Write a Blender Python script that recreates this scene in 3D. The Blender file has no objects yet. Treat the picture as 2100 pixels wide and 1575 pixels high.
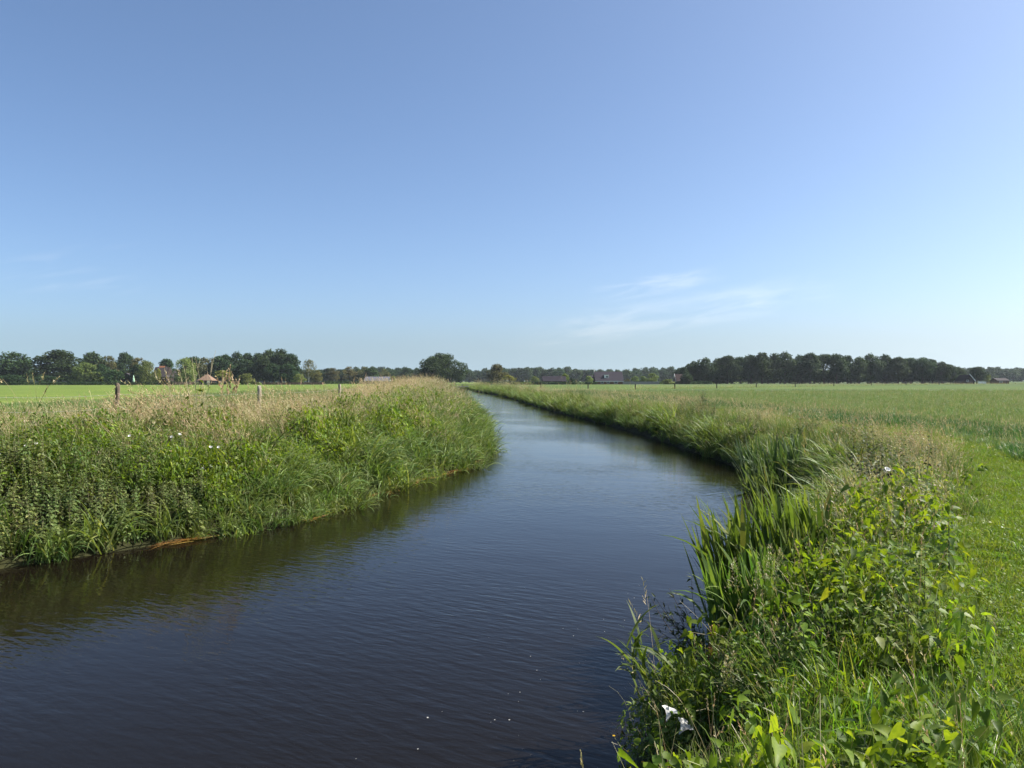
import bpy, math
import numpy as np
from mathutils import Vector, Matrix

# ------------------------------------------------------------------ scene basics
scn = bpy.context.scene
COL = scn.collection
RNG = np.random.default_rng(11)
F = 1578.0                       # focal length in pixels of the 2100 px wide photograph
CAMZ = 2.7                       # camera above the water
HZ, RIGHT_Z = 1.35, 1.10         # field heights left / right of the river
rad = math.radians

def at_d(px, d):                 # world x of a pixel column at distance d
    return (px - 1050.0) / F * d
def hor(px):                     # image row of the horizon
    return 784.0 - 4.0 * px / 2100.0
def z_at(px, py, d):
    return CAMZ - (py - hor(px)) * d / F

def tag(o, label=None, cat=None, group=None, kind=None):
    if label: o['label'] = label
    if cat: o['category'] = cat
    if group: o['group'] = group
    if kind: o['kind'] = kind
    return o

def empty(name, loc, rz=0.0, label=None, cat=None, group=None):
    o = bpy.data.objects.new(name, None)
    o.empty_display_size = 0.2
    o.location = loc
    o.rotation_euler = (0, 0, rz)
    COL.objects.link(o)
    return tag(o, label, cat, group)

# ------------------------------------------------------------------ geometry collector
class Geo:
    def __init__(s):
        s.V, s.Fs, s.R, s.M, s.n = [], [], [], [], 0
    def add(s, V, Fc, rnd=None, mi=0):
        V = np.asarray(V, dtype=np.float64).reshape(-1, 3)
        Fc = np.asarray(Fc, dtype=np.int64)
        s.V.append(V)
        s.Fs.append(Fc + s.n)
        s.M.append(np.full(len(Fc), mi))
        s.R.append(np.zeros(len(V)) if rnd is None else np.broadcast_to(rnd, (len(V),)).astype(float))
        s.n += len(V)
        return s
    def mesh(s, name, mats, smooth=True):
        V = np.concatenate(s.V)
        me = bpy.data.meshes.new(name)
        me.vertices.add(len(V))
        me.vertices.foreach_set('co', V.ravel())
        loops = np.concatenate([f.ravel() for f in s.Fs])
        tot = np.concatenate([np.full(len(f), f.shape[1]) for f in s.Fs])
        start = np.concatenate([[0], np.cumsum(tot)[:-1]])
        me.loops.add(len(loops))
        me.loops.foreach_set('vertex_index', loops.astype(np.int32))
        me.polygons.add(len(tot))
        me.polygons.foreach_set('loop_start', start.astype(np.int32))
        me.polygons.foreach_set('material_index', np.concatenate(s.M).astype(np.int32))
        me.polygons.foreach_set('use_smooth', np.full(len(tot), smooth))
        a = me.attributes.new('rnd', 'FLOAT', 'POINT')
        a.data.foreach_set('value', np.concatenate(s.R).astype(np.float32))
        for m in (mats if isinstance(mats, (list, tuple)) else [mats]):
            me.materials.append(m)
        me.update(calc_edges=True)
        me.validate()
        return me
    def obj(s, name, mats, parent=None, smooth=True, loc=None):
        o = bpy.data.objects.new(name, s.mesh(name, mats, smooth))
        COL.objects.link(o)
        if parent: o.parent = parent
        if loc is not None: o.location = loc
        return o
    # --- solids
    def box(s, lo, hi, mi=0, rz=0.0, piv=(0, 0)):
        x0, y0, z0 = lo; x1, y1, z1 = hi
        V = np.array([[x0,y0,z0],[x1,y0,z0],[x1,y1,z0],[x0,y1,z0],[x0,y0,z1],[x1,y0,z1],[x1,y1,z1],[x0,y1,z1]], float)
        return s.add(V, [[0,3,2,1],[4,5,6,7],[0,1,5,4],[1,2,6,5],[2,3,7,6],[3,0,4,7]], None, mi)
    def prism(s, prof, y0, y1, mi=0, axis='y'):   # prof: list of (a, z) counter-clockwise, extruded along axis
        n = len(prof)
        A = np.array(prof, float)
        if axis == 'y':
            V0 = np.c_[A[:,0], np.full(n, y0), A[:,1]]; V1 = np.c_[A[:,0], np.full(n, y1), A[:,1]]
        else:
            V0 = np.c_[np.full(n, y0), A[:,0], A[:,1]]; V1 = np.c_[np.full(n, y1), A[:,0], A[:,1]]
        side = [[i, (i+1) % n, n+(i+1) % n, n+i] for i in range(n)]
        s.add(np.r_[V0, V1], side, None, mi)
        s.add(np.r_[V0, V1], [list(range(n))[::-1], [n+i for i in range(n)]], None, mi)
        return s
    def tube(s, pts, rs, k=8, mi=0, rnd=0.0, cap=True):
        pts = np.asarray(pts, float); rs = np.broadcast_to(rs, (len(pts),))
        T = np.gradient(pts, axis=0)
        T /= np.linalg.norm(T, axis=1)[:, None] + 1e-9
        up = np.array([1.0, 0.0, 0.0]) if abs(T[0][0]) < 0.8 else np.array([0, 1.0, 0])
        N = np.cross(T, up); N /= np.linalg.norm(N, axis=1)[:, None] + 1e-9
        B = np.cross(T, N)
        a = np.arange(k) * 2 * np.pi / k
        V = pts[:, None, :] + rs[:, None, None] * (np.cos(a)[None, :, None] * N[:, None, :] + np.sin(a)[None, :, None] * B[:, None, :])
        m = len(pts)
        i, j = np.meshgrid(np.arange(m-1), np.arange(k), indexing='ij')
        j2 = (j + 1) % k
        Fc = np.stack([i*k+j, i*k+j2, (i+1)*k+j2, (i+1)*k+j], -1).reshape(-1, 4)
        s.add(V.reshape(-1, 3), Fc, rnd, mi)
        if cap:
            s.add(V[-1], [list(range(k))], rnd, mi)
        return s

def blades(rng, base, L, W, az, lean, curl, S=4, prof='grass', phi=0.9, pw=1.5):
    """n ribbons growing from base; returns (verts, quads, tips, tip angles)."""
    n = len(base)
    L, W, az, lean, curl = [np.broadcast_to(np.asarray(v, float), (n,)) for v in (L, W, az, lean, curl)]
    t = np.linspace(0, 1, S + 1)
    th = lean[:, None] + curl[:, None] * t[None] ** pw
    tm = 0.5 * (th[:, 1:] + th[:, :-1])
    seg = (L / S)[:, None]
    r = np.concatenate([np.zeros((n, 1)), np.cumsum(np.sin(tm) * seg, 1)], 1)
    z = np.concatenate([np.zeros((n, 1)), np.cumsum(np.cos(tm) * seg, 1)], 1)
    d = np.stack([np.cos(az), np.sin(az)], -1)
    C = np.empty((n, S + 1, 3))
    C[:, :, 0] = base[:, 0:1] + d[:, 0:1] * r
    C[:, :, 1] = base[:, 1:2] + d[:, 1:2] * r
    C[:, :, 2] = base[:, 2:3] + z
    if prof == 'grass':
        w = np.array([0.7 + 0.3 * min(1, x * 3) if x < 0.4 else (1 - ((x - 0.4) / 0.6) ** 1.6) for x in t])
    elif prof == 'sword':
        w = np.array([0.75 + 0.25 * min(1, x * 2) if x < 0.65 else (1 - ((x - 0.65) / 0.35) ** 1.5) for x in t])
    elif prof == 'stem':
        w = 1.0 - 0.5 * t
    else:                                        # spindle
        w = np.sin(np.pi * np.clip(t * 0.92 + 0.06, 0, 1)) ** 0.8
    w = np.maximum(w, 0.04)
    ph = rng.uniform(-phi, phi, n)
    sx = np.stack([-d[:, 1], d[:, 0], np.zeros(n)], -1)[:, None, :]
    nr = np.stack([np.cos(th) * d[:, 0:1], np.cos(th) * d[:, 1:2], -np.sin(th)], -1)
    side = sx * np.cos(ph)[:, None, None] + nr * np.sin(ph)[:, None, None]
    off = side * (W[:, None] * w[None])[:, :, None] * 0.5
    V = np.stack([C - off, C + off], 2)
    i, k = np.meshgrid(np.arange(n), np.arange(S), indexing='ij')
    b = (i * (S + 1) + k) * 2
    Q = np.stack([b, b + 1, b + 3, b + 2], -1).reshape(-1, 4)
    return V.reshape(-1, 3), Q, C[:, -1], th[:, -1], (S + 1) * 2

def add_blades(g, rng, base, L, W, az, lean, curl, S=4, prof='grass', rnd=None, mi=0, phi=0.9, pw=1.5):
    V, Q, tip, tha, per = blades(rng, base, L, W, az, lean, curl, S, prof, phi, pw)
    n = len(base)
    rn = rng.random(n) if rnd is None else np.broadcast_to(rnd, (n,))
    g.add(V, Q, np.repeat(rn, per), mi)
    return tip, tha

LEAF = (np.array([[0,0,0],[.28,0,.0],[.62,0,-.02],[1,0,-.14],[.22,.5,.06],[.6,.36,.02],[.22,-.5,.06],[.6,-.36,.02]]),
        np.array([[0,1,4],[1,2,5],[1,5,4],[2,3,5],[0,6,1],[1,7,2],[1,6,7],[2,7,3]]))
HEART = (np.array([[0,0,0],[.1,0,-.02],[.42,0,-.03],[.76,0,-.09],[1.06,0,-.22],
                   [-.16,.2,.05],[.06,.33,.07],[.4,.27,.05],[.74,.13,-.04],[-.16,-.2,.05],[.06,-.33,.07],[.4,-.27,.05],[.74,-.13,-.04]]),
         np.array([[0,6,5],[0,1,6],[1,2,7],[1,7,6],[2,3,8],[2,8,7],[3,4,8],[0,9,10],[0,10,1],[1,11,2],[1,10,11],[2,12,3],[2,11,12],[3,12,4]]))
QUAD = (np.array([[0,-.5,0],[.5,-.62,.12],[1,-.5,0],[1,.5,0],[.5,.62,.12],[0,.5,0]]), np.array([[0,1,4,5],[1,2,3,4]]))

def add_leaves(g, rng, pos, size, az, pitch, roll, tpl=LEAF, aspect=0.45, rnd=None, mi=0):
    T, Fc = tpl
    n = len(pos)
    size, az, pitch, roll = [np.broadcast_to(np.asarray(v, float), (n,)) for v in (size, az, pitch, roll)]
    asp = np.array([1, aspect if tpl is not HEART else 1.0, 1.0])
    L = T[None] * asp[None, None] * size[:, None, None]
    cr, sr = np.cos(roll)[:, None], np.sin(roll)[:, None]
    y = L[:, :, 1] * cr - L[:, :, 2] * sr
    z = L[:, :, 1] * sr + L[:, :, 2] * cr
    x = L[:, :, 0]
    cp, sp = np.cos(pitch)[:, None], np.sin(pitch)[:, None]
    x2 = x * cp - z * sp
    z2 = x * sp + z * cp
    ca, sa = np.cos(az)[:, None], np.sin(az)[:, None]
    V = np.stack([x2 * ca - y * sa, x2 * sa + y * ca, z2], -1) + pos[:, None, :]
    nv = len(T)
    Q = (Fc[None] + (np.arange(n) * nv)[:, None, None]).reshape(-1, Fc.shape[1])
    rn = rng.random(n) if rnd is None else np.broadcast_to(rnd, (n,))
    g.add(V.reshape(-1, 3), Q, np.repeat(rn, nv), mi)

# ------------------------------------------------------------------ materials
def newmat(name):
    m = bpy.data.materials.new(name)
    m.use_nodes = True
    nt = m.node_tree
    nt.nodes.clear()
    return m, nt
def nd(nt, typ, **kw):
    n = nt.nodes.new(typ)
    for k, v in kw.items(): setattr(n, k, v)
    return n
def ramp(nt, stops, fac):
    r = nd(nt, 'ShaderNodeValToRGB')
    el = r.color_ramp.elements
    while len(el) < len(stops): el.new(0.5)
    for e, (p, c) in zip(el, stops):
        e.position = p
        e.color = (c[0], c[1], c[2], 1)
    nt.links.new(fac, r.inputs[0])
    return r.outputs[0]

def leafmat(name, stops, transl=0.4, tcol=(1.25, 1.3, 0.55), rough=0.45, spec=0.35, vary=0.25, hue=0.03, mottle=0):
    m, nt = newmat(name)
    at = nd(nt, 'ShaderNodeAttribute', attribute_name='rnd')
    c = ramp(nt, stops, at.outputs['Fac'])
    oi = nd(nt, 'ShaderNodeObjectInfo')
    hsv = nd(nt, 'ShaderNodeHueSaturation')
    mv = nd(nt, 'ShaderNodeMapRange'); mv.inputs[3].default_value = 1 - vary; mv.inputs[4].default_value = 1 + vary
    nt.links.new(oi.outputs['Random'], mv.inputs[0])
    fr = nd(nt, 'ShaderNodeMath', operation='MULTIPLY'); fr.inputs[1].default_value = 7.31
    fr2 = nd(nt, 'ShaderNodeMath', operation='FRACT')
    nt.links.new(oi.outputs['Random'], fr.inputs[0]); nt.links.new(fr.outputs[0], fr2.inputs[0])
    mh = nd(nt, 'ShaderNodeMapRange'); mh.inputs[3].default_value = 0.5 - hue; mh.inputs[4].default_value = 0.5 + hue
    nt.links.new(fr2.outputs[0], mh.inputs[0])
    nt.links.new(mh.outputs[0], hsv.inputs['Hue']); nt.links.new(mv.outputs[0], hsv.inputs['Value'])
    if mottle:
        ng = nd(nt, 'ShaderNodeTexNoise'); ng.inputs['Scale'].default_value = mottle; ng.inputs['Detail'].default_value = 3
        ge = nd(nt, 'ShaderNodeTexCoord'); nt.links.new(ge.outputs['Object'], ng.inputs['Vector'])
        mm = nd(nt, 'ShaderNodeMix', data_type='RGBA', blend_type='MULTIPLY'); mm.inputs[0].default_value = 1
        nt.links.new(c, mm.inputs[6]); nt.links.new(ramp(nt, [(.32, (.72,.78,.8)), (.68, (1.22,1.16,1.1))], ng.outputs['Fac']), mm.inputs[7])
        c = mm.outputs[2]
    nt.links.new(c, hsv.inputs['Color'])
    p = nd(nt, 'ShaderNodeBsdfPrincipled')
    p.inputs['Roughness'].default_value = rough
    p.inputs['Specular IOR Level'].default_value = spec
    nt.links.new(hsv.outputs[0], p.inputs['Base Color'])
    out = nd(nt, 'ShaderNodeOutputMaterial')
    if transl > 0:
        tr = nd(nt, 'ShaderNodeBsdfTranslucent')
        mu = nd(nt, 'ShaderNodeMix', data_type='RGBA', blend_type='MULTIPLY')
        mu.inputs[0].default_value = 1.0
        nt.links.new(hsv.outputs[0], mu.inputs[6]); mu.inputs[7].default_value = (*tcol, 1)
        nt.links.new(mu.outputs[2], tr.inputs[0])
        mx = nd(nt, 'ShaderNodeMixShader'); mx.inputs[0].default_value = transl
        nt.links.new(p.outputs[0], mx.inputs[1]); nt.links.new(tr.outputs[0], mx.inputs[2])
        nt.links.new(mx.outputs[0], out.inputs[0])
    else:
        nt.links.new(p.outputs[0], out.inputs[0])
    return m

def solidmat(name, col, rough=0.7, spec=0.3, noise=0.25, scale=3.0, stretch=(1, 1, 1), bump=0.0):
    m, nt = newmat(name)
    tc = nd(nt, 'ShaderNodeTexCoord')
    mp = nd(nt, 'ShaderNodeMapping'); mp.inputs['Scale'].default_value = stretch
    nz = nd(nt, 'ShaderNodeTexNoise'); nz.inputs['Scale'].default_value = scale; nz.inputs['Detail'].default_value = 6
    nt.links.new(tc.outputs['Object'], mp.inputs[0]); nt.links.new(mp.outputs[0], nz.inputs['Vector'])
    lo = tuple(c * (1 - noise) for c in col); hi = tuple(min(1, c * (1 + noise)) for c in col)
    c = ramp(nt, [(0.3, lo), (0.7, hi)], nz.outputs['Fac'])
    p = nd(nt, 'ShaderNodeBsdfPrincipled')
    p.inputs['Roughness'].default_value = rough
    p.inputs['Specular IOR Level'].default_value = spec
    nt.links.new(c, p.inputs['Base Color'])
    if bump:
        b = nd(nt, 'ShaderNodeBump'); b.inputs['Strength'].default_value = 0.6; b.inputs['Distance'].default_value = bump
        nt.links.new(nz.outputs['Fac'], b.inputs['Height']); nt.links.new(b.outputs[0], p.inputs['Normal'])
    o = nd(nt, 'ShaderNodeOutputMaterial')
    nt.links.new(p.outputs[0], o.inputs[0])
    return m

def rowmat(name, col, rows=12.0, axis='Z', dark=0.6, rough=0.75):      # tiles / planks as courses
    m, nt = newmat(name)
    tc = nd(nt, 'ShaderNodeTexCoord')
    wv = nd(nt, 'ShaderNodeTexWave', wave_type='BANDS', bands_direction=axis, wave_profile='SAW')
    wv.inputs['Scale'].default_value = rows; wv.inputs['Distortion'].default_value = 0.3
    nz = nd(nt, 'ShaderNodeTexNoise'); nz.inputs['Scale'].default_value = 1.7; nz.inputs['Detail'].default_value = 8
    nt.links.new(tc.outputs['Object'], wv.inputs[0]); nt.links.new(tc.outputs['Object'], nz.inputs[0])
    mx = nd(nt, 'ShaderNodeMath', operation='MULTIPLY')
    nt.links.new(wv.outputs['Fac'], mx.inputs[0]); nt.links.new(nz.outputs['Fac'], mx.inputs[1])
    c = ramp(nt, [(0.05, tuple(x * dark for x in col)), (0.5, col)], mx.outputs[0])
    p = nd(nt, 'ShaderNodeBsdfPrincipled'); p.inputs['Roughness'].default_value = rough; p.inputs['Specular IOR Level'].default_value = .12
    nt.links.new(c, p.inputs['Base Color'])
    o = nd(nt, 'ShaderNodeOutputMaterial'); nt.links.new(p.outputs[0], o.inputs[0])
    return m

M = {}
M['mown'] = leafmat('mown_grass', [(0, (.085,.14,.018)), (.55, (.135,.20,.022)), (.93, (.18,.24,.035)), (1, (.28,.25,.10))], .45)
M['sward'] = leafmat('sunlit_grass', [(0, (.08,.14,.018)), (.6, (.13,.20,.025)), (.95, (.18,.25,.04)), (1, (.28,.26,.10))], .5, (1.3,1.4,.45))
M['meadow'] = leafmat('meadow_grass', [(0, (.08,.135,.040)), (.6, (.12,.185,.058)), (.94, (.165,.215,.085)), (1, (.24,.25,.13))], .4)
M['lush'] = leafmat('lush_grass', [(0, (.032,.085,.026)), (.7, (.052,.125,.036)), (1, (.09,.16,.05))], .4)
M['tall'] = leafmat('tall_grass', [(0, (.07,.12,.025)), (.6, (.115,.18,.04)), (.94, (.17,.21,.06)), (1, (.30,.26,.13))], .42)
M['dry'] = leafmat('dry_grass', [(0, (.14,.16,.05)), (.25, (.29,.26,.12)), (.75, (.45,.355,.20)), (1, (.54,.41,.26))], .35, (1.1,1.0,.8))
M['sedge'] = leafmat('sedge', [(0, (.08,.125,.034)), (.7, (.145,.195,.056)), (.95, (.20,.235,.08)), (1, (.34,.27,.11))], .34, (1.2,1.3,.5), rough=.5, spec=.2, vary=.4)
M['nettle'] = leafmat('nettle_leaf', [(0, (.065,.095,.028)), (.7, (.115,.15,.044)), (1, (.16,.19,.06))], .28, rough=.55, spec=.25, mottle=40)
M['dark_nettle'] = leafmat('seeding_nettle_leaf', [(0, (.03,.045,.02)), (.7, (.05,.07,.028)), (1, (.10,.11,.045))], .15, rough=.6, spec=.2)
M['bind'] = leafmat('bindweed_leaf', [(0, (.07,.13,.016)), (.6, (.13,.20,.023)), (.97, (.19,.26,.03)), (1, (.24,.25,.03))], .5, (1.45,1.35,.4), rough=.5, spec=.25, mottle=45, hue=.012, vary=.35)
M['herb'] = leafmat('herb_leaf', [(0, (.07,.12,.022)), (.6, (.12,.18,.03)), (1, (.18,.22,.06))], .42, rough=.5, spec=.25, mottle=45)
M['iris'] = leafmat('iris_leaf', [(0, (.07,.12,.03)), (.7, (.13,.195,.05)), (.95, (.19,.24,.07)), (1, (.26,.22,.09))], .42, (1.25,1.35,.45), rough=.5, spec=.18, mottle=9)
M['iris_grey'] = leafmat('grey_iris_leaf', [(0, (.055,.09,.035)), (.7, (.09,.135,.055)), (.95, (.14,.18,.085)), (1, (.26,.22,.10))], .3, (1.2,1.3,.5), rough=.5, spec=.2, mottle=9)
M['stem'] = leafmat('plant_stem', [(0, (.12,.11,.05)), (.5, (.17,.18,.07)), (1, (.38,.34,.21))], .1)
M['redstem'] = leafmat('red_stem', [(0, (.28,.10,.045)), (1, (.40,.19,.11))], .1)
M['plume'] = leafmat('seed_plume', [(0, (.25,.19,.13)), (.5, (.33,.28,.17)), (1, (.42,.37,.24))], .3)
M['debris'] = leafmat('reed_debris', [(0, (.16,.075,.018)), (.5, (.32,.17,.035)), (1, (.42,.30,.11))], .15)
M['willow'] = leafmat('waterweed_leaf', [(0, (.018,.028,.012)), (.8, (.03,.045,.016)), (1, (.13,.15,.03))], .15, rough=.5, spec=.2)
M['petal'] = leafmat('white_petal', [(0, (.68,.68,.67)), (1, (.74,.74,.73))], .3, (1, 1, 1), vary=.05, hue=0)
M['yellow'] = leafmat('yellow_petal', [(0, (.75,.45,.02)), (1, (.8,.5,.03))], .2, (1, 1, .6), vary=.05, hue=0)
TK = dict(rough=.65, spec=.12)
M['oak'] = leafmat('oak_foliage', [(0, (.020,.040,.016)), (.6, (.035,.063,.022)), (1, (.060,.092,.032))], .2, vary=.22, hue=.02, **TK)
M['brown_tree'] = leafmat('olive_foliage', [(0, (.07,.075,.028)), (.6, (.115,.112,.042)), (1, (.18,.16,.065))], .25, vary=.2, **TK)
M['light_tree'] = leafmat('light_foliage', [(0, (.09,.13,.042)), (.6, (.145,.19,.058)), (1, (.22,.25,.085))], .3, vary=.2, **TK)
M['lime_tree'] = leafmat('lime_foliage', [(0, (.10,.13,.03)), (.6, (.17,.19,.04)), (1, (.28,.27,.06))], .3, vary=.15, **TK)
M['bark'] = solidmat('bark', (.07, .055, .04), .9, .2, .4, 2.0, (4, 4, .6))
M['birch_bark'] = solidmat('birch_bark', (.42, .40, .36), .8, .2, .5, 2.0, (1, 1, 5))
M['post'] = solidmat('weathered_post', (.12, .095, .07), .85, .2, .5, 14.0, (3, 3, .3), .01)
M['post_grey'] = solidmat('grey_post', (.24, .21, .17), .85, .2, .4, 14.0, (3, 3, .3), .01)
M['post_far'] = solidmat('dark_post', (.035, .03, .026), .85, .2, .4, 8.0, (3, 3, .3))
M['wire'] = solidmat('fence_wire', (.25, .25, .25), .5, .5, .2, 5.0)
M['brick'] = rowmat('brown_brick', (.16, .085, .055), 9, 'Z')
M['dark_brick'] = rowmat('dark_boards', (.05, .038, .032), 6, 'Z')
M['red_roof'] = rowmat('orange_tiles', (.34, .15, .075), 8, 'Z')
M['grey_roof'] = rowmat('grey_tiles', (.062, .053, .053), 8, 'Z')
M['slate_roof'] = rowmat('slate_tiles', (.036, .031, .041), 8, 'Z')
M['thatch'] = rowmat('thatch', (.21, .14, .10), 5, 'Z', .75, .95)
M['barn_roof'] = rowmat('dark_barn_roof', (.024, .020, .027), 8, 'Z')
M['dark_red_roof'] = rowmat('dark_red_tiles', (.032, .018, .017), 8, 'Z')
M['light_roof'] = rowmat('pale_sheet_roof', (.13, .13, .15), 4, 'X', .8, .5)
M['white'] = solidmat('white_paint', (.75, .75, .73), .5, .4, .06)
M['glass'] = solidmat('window_glass', (.03, .035, .04), .08, .6, .2)
M['pink_brick'] = rowmat('pale_brick', (.33, .21, .16), 9, 'Z')
M['earth'] = solidmat('bare_earth', (.17, .105, .08), .95, .1, .4, 1.5)
M['grey_wood'] = solidmat('grey_wood', (.24, .23, .22), .8, .2, .3, 4.0, (1, 1, 5))
M['concrete'] = solidmat('concrete', (.33, .32, .29), .85, .2, .25, 3.0)
M['parasol'] = solidmat('parasol_cloth', (.42, .62, .45), .8, .2, .1)
M['foam'] = solidmat('foam_fleck', (.32, .32, .30), .7, .3, .1)

# ------------------------------------------------------------------ the river's shores
LEFT = np.array([(-60,-44),(-30,-14),(-19,0.5),(-13,6.6),(-9.6,9.6),(-7.4,11.1),(-5.4,13.2),(-4.1,14.6),(-3.55,17.2),(-2.6,21),(-1.45,23.8),
                 (-1.2,26),(-1.15,32),(-1.4,42),(-2.6,56),(-4.8,76),(-8.0,106),(-12.4,152),(-17.3,203),(-24,262),(-40,320),(-70,372)], float)
RIGHT = np.array([(-64,-60),(-34,-21),(-22,-8),(-12,-3),(-4,1.2),(-1,2.7),(.3,3.7),(.78,4.6),(.9,5.6),(1.92,7.6),(2.95,9.4),(4.65,12.2),(6.1,15.3),
                  (6.95,19.5),(7.0,26),(6.5,39.4),(5.3,53),(3.7,67.6),(.9,106),(-2.9,152),(-9.4,203),(-14,255),(-30,309),(-60,363)], float)
POLY = np.concatenate([LEFT, RIGHT[::-1]])

def seg_dist(P, line):
    d = np.full(len(P), 1e9)
    for a, b in zip(line[:-1], line[1:]):
        ab = b - a
        t = np.clip(((P - a) @ ab) / (ab @ ab), 0, 1)
        d = np.minimum(d, np.hypot(*(P - a - t[:, None] * ab).T))
    return d
def inside(P):
    x, y = P[:, 0], P[:, 1]
    r = np.zeros(len(P), bool)
    for (x0, y0), (x1, y1) in zip(POLY, np.roll(POLY, -1, 0)):
        if y0 == y1: continue
        c = ((y0 > y) != (y1 > y)) & (x < (x1 - x0) * (y - y0) / (y1 - y0) + x0)
        r ^= c
    return r
def vnoise(P, s, seed=0):                       # cheap smooth value noise, 0..1
    q = P / s
    i = np.floor(q).astype(np.int64); f = q - i
    f = f * f * (3 - 2 * f)
    def h(a, b):
        n = (a * 374761393 + b * 668265263 + seed * 1442695041) & 0x7fffffff
        n = ((n ^ (n >> 13)) * 1274126177) & 0x7fffffff
        return ((n ^ (n >> 16)) & 0xffff) / 65535.0
    a, b = i[:, 0], i[:, 1]
    return (h(a, b) * (1 - f[:, 0]) + h(a + 1, b) * f[:, 0]) * (1 - f[:, 1]) + (h(a, b + 1) * (1 - f[:, 0]) + h(a + 1, b + 1) * f[:, 0]) * f[:, 1]
def sst(a, b, x):
    t = np.clip((x - a) / (b - a), 0, 1)
    return t * t * (3 - 2 * t)
def terrain(P):
    """returns z, signed distance to water (+ on land), left-bank mask"""
    P = np.asarray(P, float)
    dl, dr = seg_dist(P, LEFT), seg_dist(P, RIGHT)
    ins = inside(P)
    sd = np.where(ins, -np.minimum(dl, dr), np.minimum(dl, dr))
    w = sst(-4, 4, dr - dl)
    hf = RIGHT_Z + (HZ - RIGHT_Z) * w
    s = np.clip(sd / (1.9 + 1.5*w), 0, 1)
    z = np.where(sd > 0, hf * (1 - (1 - s) ** (2.0 - .25*w)), np.maximum(sd * 0.9, -0.9))
    z = z + np.where(sd > 1.0, (vnoise(P, 1.3, 3) - .5) * .09 + (vnoise(P, 6.0, 4) - .5) * .12 * np.clip(sd / 4, 0, 1), 0)
    return z, sd, dl < dr
def zground(x, y):
    return float(terrain(np.array([[x, y]]))[0][0])

# ------------------------------------------------------------------ ground and water
def graded(segments):
    out = [segments[0][0]]
    for a, b, st0, st1 in segments:
        x = a
        L = b - a
        while x < b - 1e-6:
            f = (x - a) / L
            x = min(b, x + st0 + (st1 - st0) * f)
            out.append(x)
    return np.array(out)
gx = np.concatenate([-graded([(26, 120, .9, 8), (120, 3000, 8, 300)])[::-1], graded([(-26, -10, .6, .3), (-10, 12, .22, .22), (12, 30, .25, .9)])[1:-1], graded([(30, 120, .9, 8), (120, 3000, 8, 300)])])
gy = np.concatenate([graded([(-500, -60, 60, 6), (-60, -6, 4, .5), (-6, 40, .24, .3), (40, 120, .3, 1.2), (120, 400, 1.2, 8), (400, 3500, 8, 300)])])
GX, GY = np.meshgrid(gx, gy, indexing='ij')
GP = np.c_[GX.ravel(), GY.ravel()]
gz, gsd, gleft = terrain(GP)
nx, ny = len(gx), len(gy)
ii, jj = np.meshgrid(np.arange(nx - 1), np.arange(ny - 1), indexing='ij')
Q = np.stack([ii*ny+jj, (ii+1)*ny+jj, (ii+1)*ny+jj+1, ii*ny+jj+1], -1).reshape(-1, 4)

def ground_material():
    m, nt = newmat('ground')
    L = nt.links.new
    pos = nd(nt, 'ShaderNodeNewGeometry')
    soil = nd(nt, 'ShaderNodeAttribute', attribute_name='soil')
    lime = nd(nt, 'ShaderNodeAttribute', attribute_name='lime')
    path = nd(nt, 'ShaderNodeAttribute', attribute_name='path')
    def noise(sc, det=5, stretch=None):
        n = nd(nt, 'ShaderNodeTexNoise'); n.inputs['Scale'].default_value = sc; n.inputs['Detail'].default_value = det
        if stretch:
            mp = nd(nt, 'ShaderNodeMapping'); mp.inputs['Scale'].default_value = stretch
            L(pos.outputs['Position'], mp.inputs[0]); L(mp.outputs[0], n.inputs['Vector'])
        else:
            L(pos.outputs['Position'], n.inputs['Vector'])
        return n.outputs['Fac']
    fine = noise(3.0, 8); mid = noise(.12, 6); mid2 = noise(.03, 4, (1, .35, 1))
    right = ramp(nt, [(.3, (.040,.068,.020)), (.5, (.060,.092,.030)), (.7, (.083,.112,.042))], fine)
    left = ramp(nt, [(.3, (.085,.13,.026)), (.5, (.11,.157,.033)), (.7, (.14,.185,.045))], fine)
    pathc = ramp(nt, [(.3, (.07,.11,.015)), (.6, (.12,.165,.022)), (.75, (.16,.16,.05))], fine)
    soilc = ramp(nt, [(.3, (.018,.020,.008)), (.7, (.035,.036,.014))], fine)
    def mix(a, b, f, mode='MIX'):
        n = nd(nt, 'ShaderNodeMix', data_type='RGBA', blend_type=mode)
        if isinstance(f, float): n.inputs[0].default_value = f
        else: L(f, n.inputs[0])
        L(a, n.inputs[6]); L(b, n.inputs[7])
        return n.outputs[2]
    c = mix(right, left, lime.outputs['Fac'])
    c = mix(c, pathc, path.outputs['Fac'])
    tone = ramp(nt, [(.3, (.74,.80,.74)), (.7, (1.16,1.10,1.05))], mid)
    tone2 = ramp(nt, [(.3, (.86,.92,.86)), (.7, (1.1,1.05,1.02))], mid2)
    c = mix(c, tone, 1.0, 'MULTIPLY'); c = mix(c, tone2, 1.0, 'MULTIPLY')
    c = mix(c, soilc, soil.outputs['Fac'])
    p = nd(nt, 'ShaderNodeBsdfPrincipled'); p.inputs['Roughness'].default_value = .9; p.inputs['Specular IOR Level'].default_value = .1
    L(c, p.inputs['Base Color'])
    b = nd(nt, 'ShaderNodeBump'); b.inputs['Strength'].default_value = .7; b.inputs['Distance'].default_value = .12
    L(fine, b.inputs['Height']); L(b.outputs[0], p.inputs['Normal'])
    o = nd(nt, 'ShaderNodeOutputMaterial'); L(p.outputs[0], o.inputs[0])
    return m
g = Geo(); g.add(np.c_[GP, gz], Q)
ground = g.obj('ground', ground_material())
tag(ground, 'flat green farmland on both sides of the river', 'ground', kind='structure')
PATHW = 4.2
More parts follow.
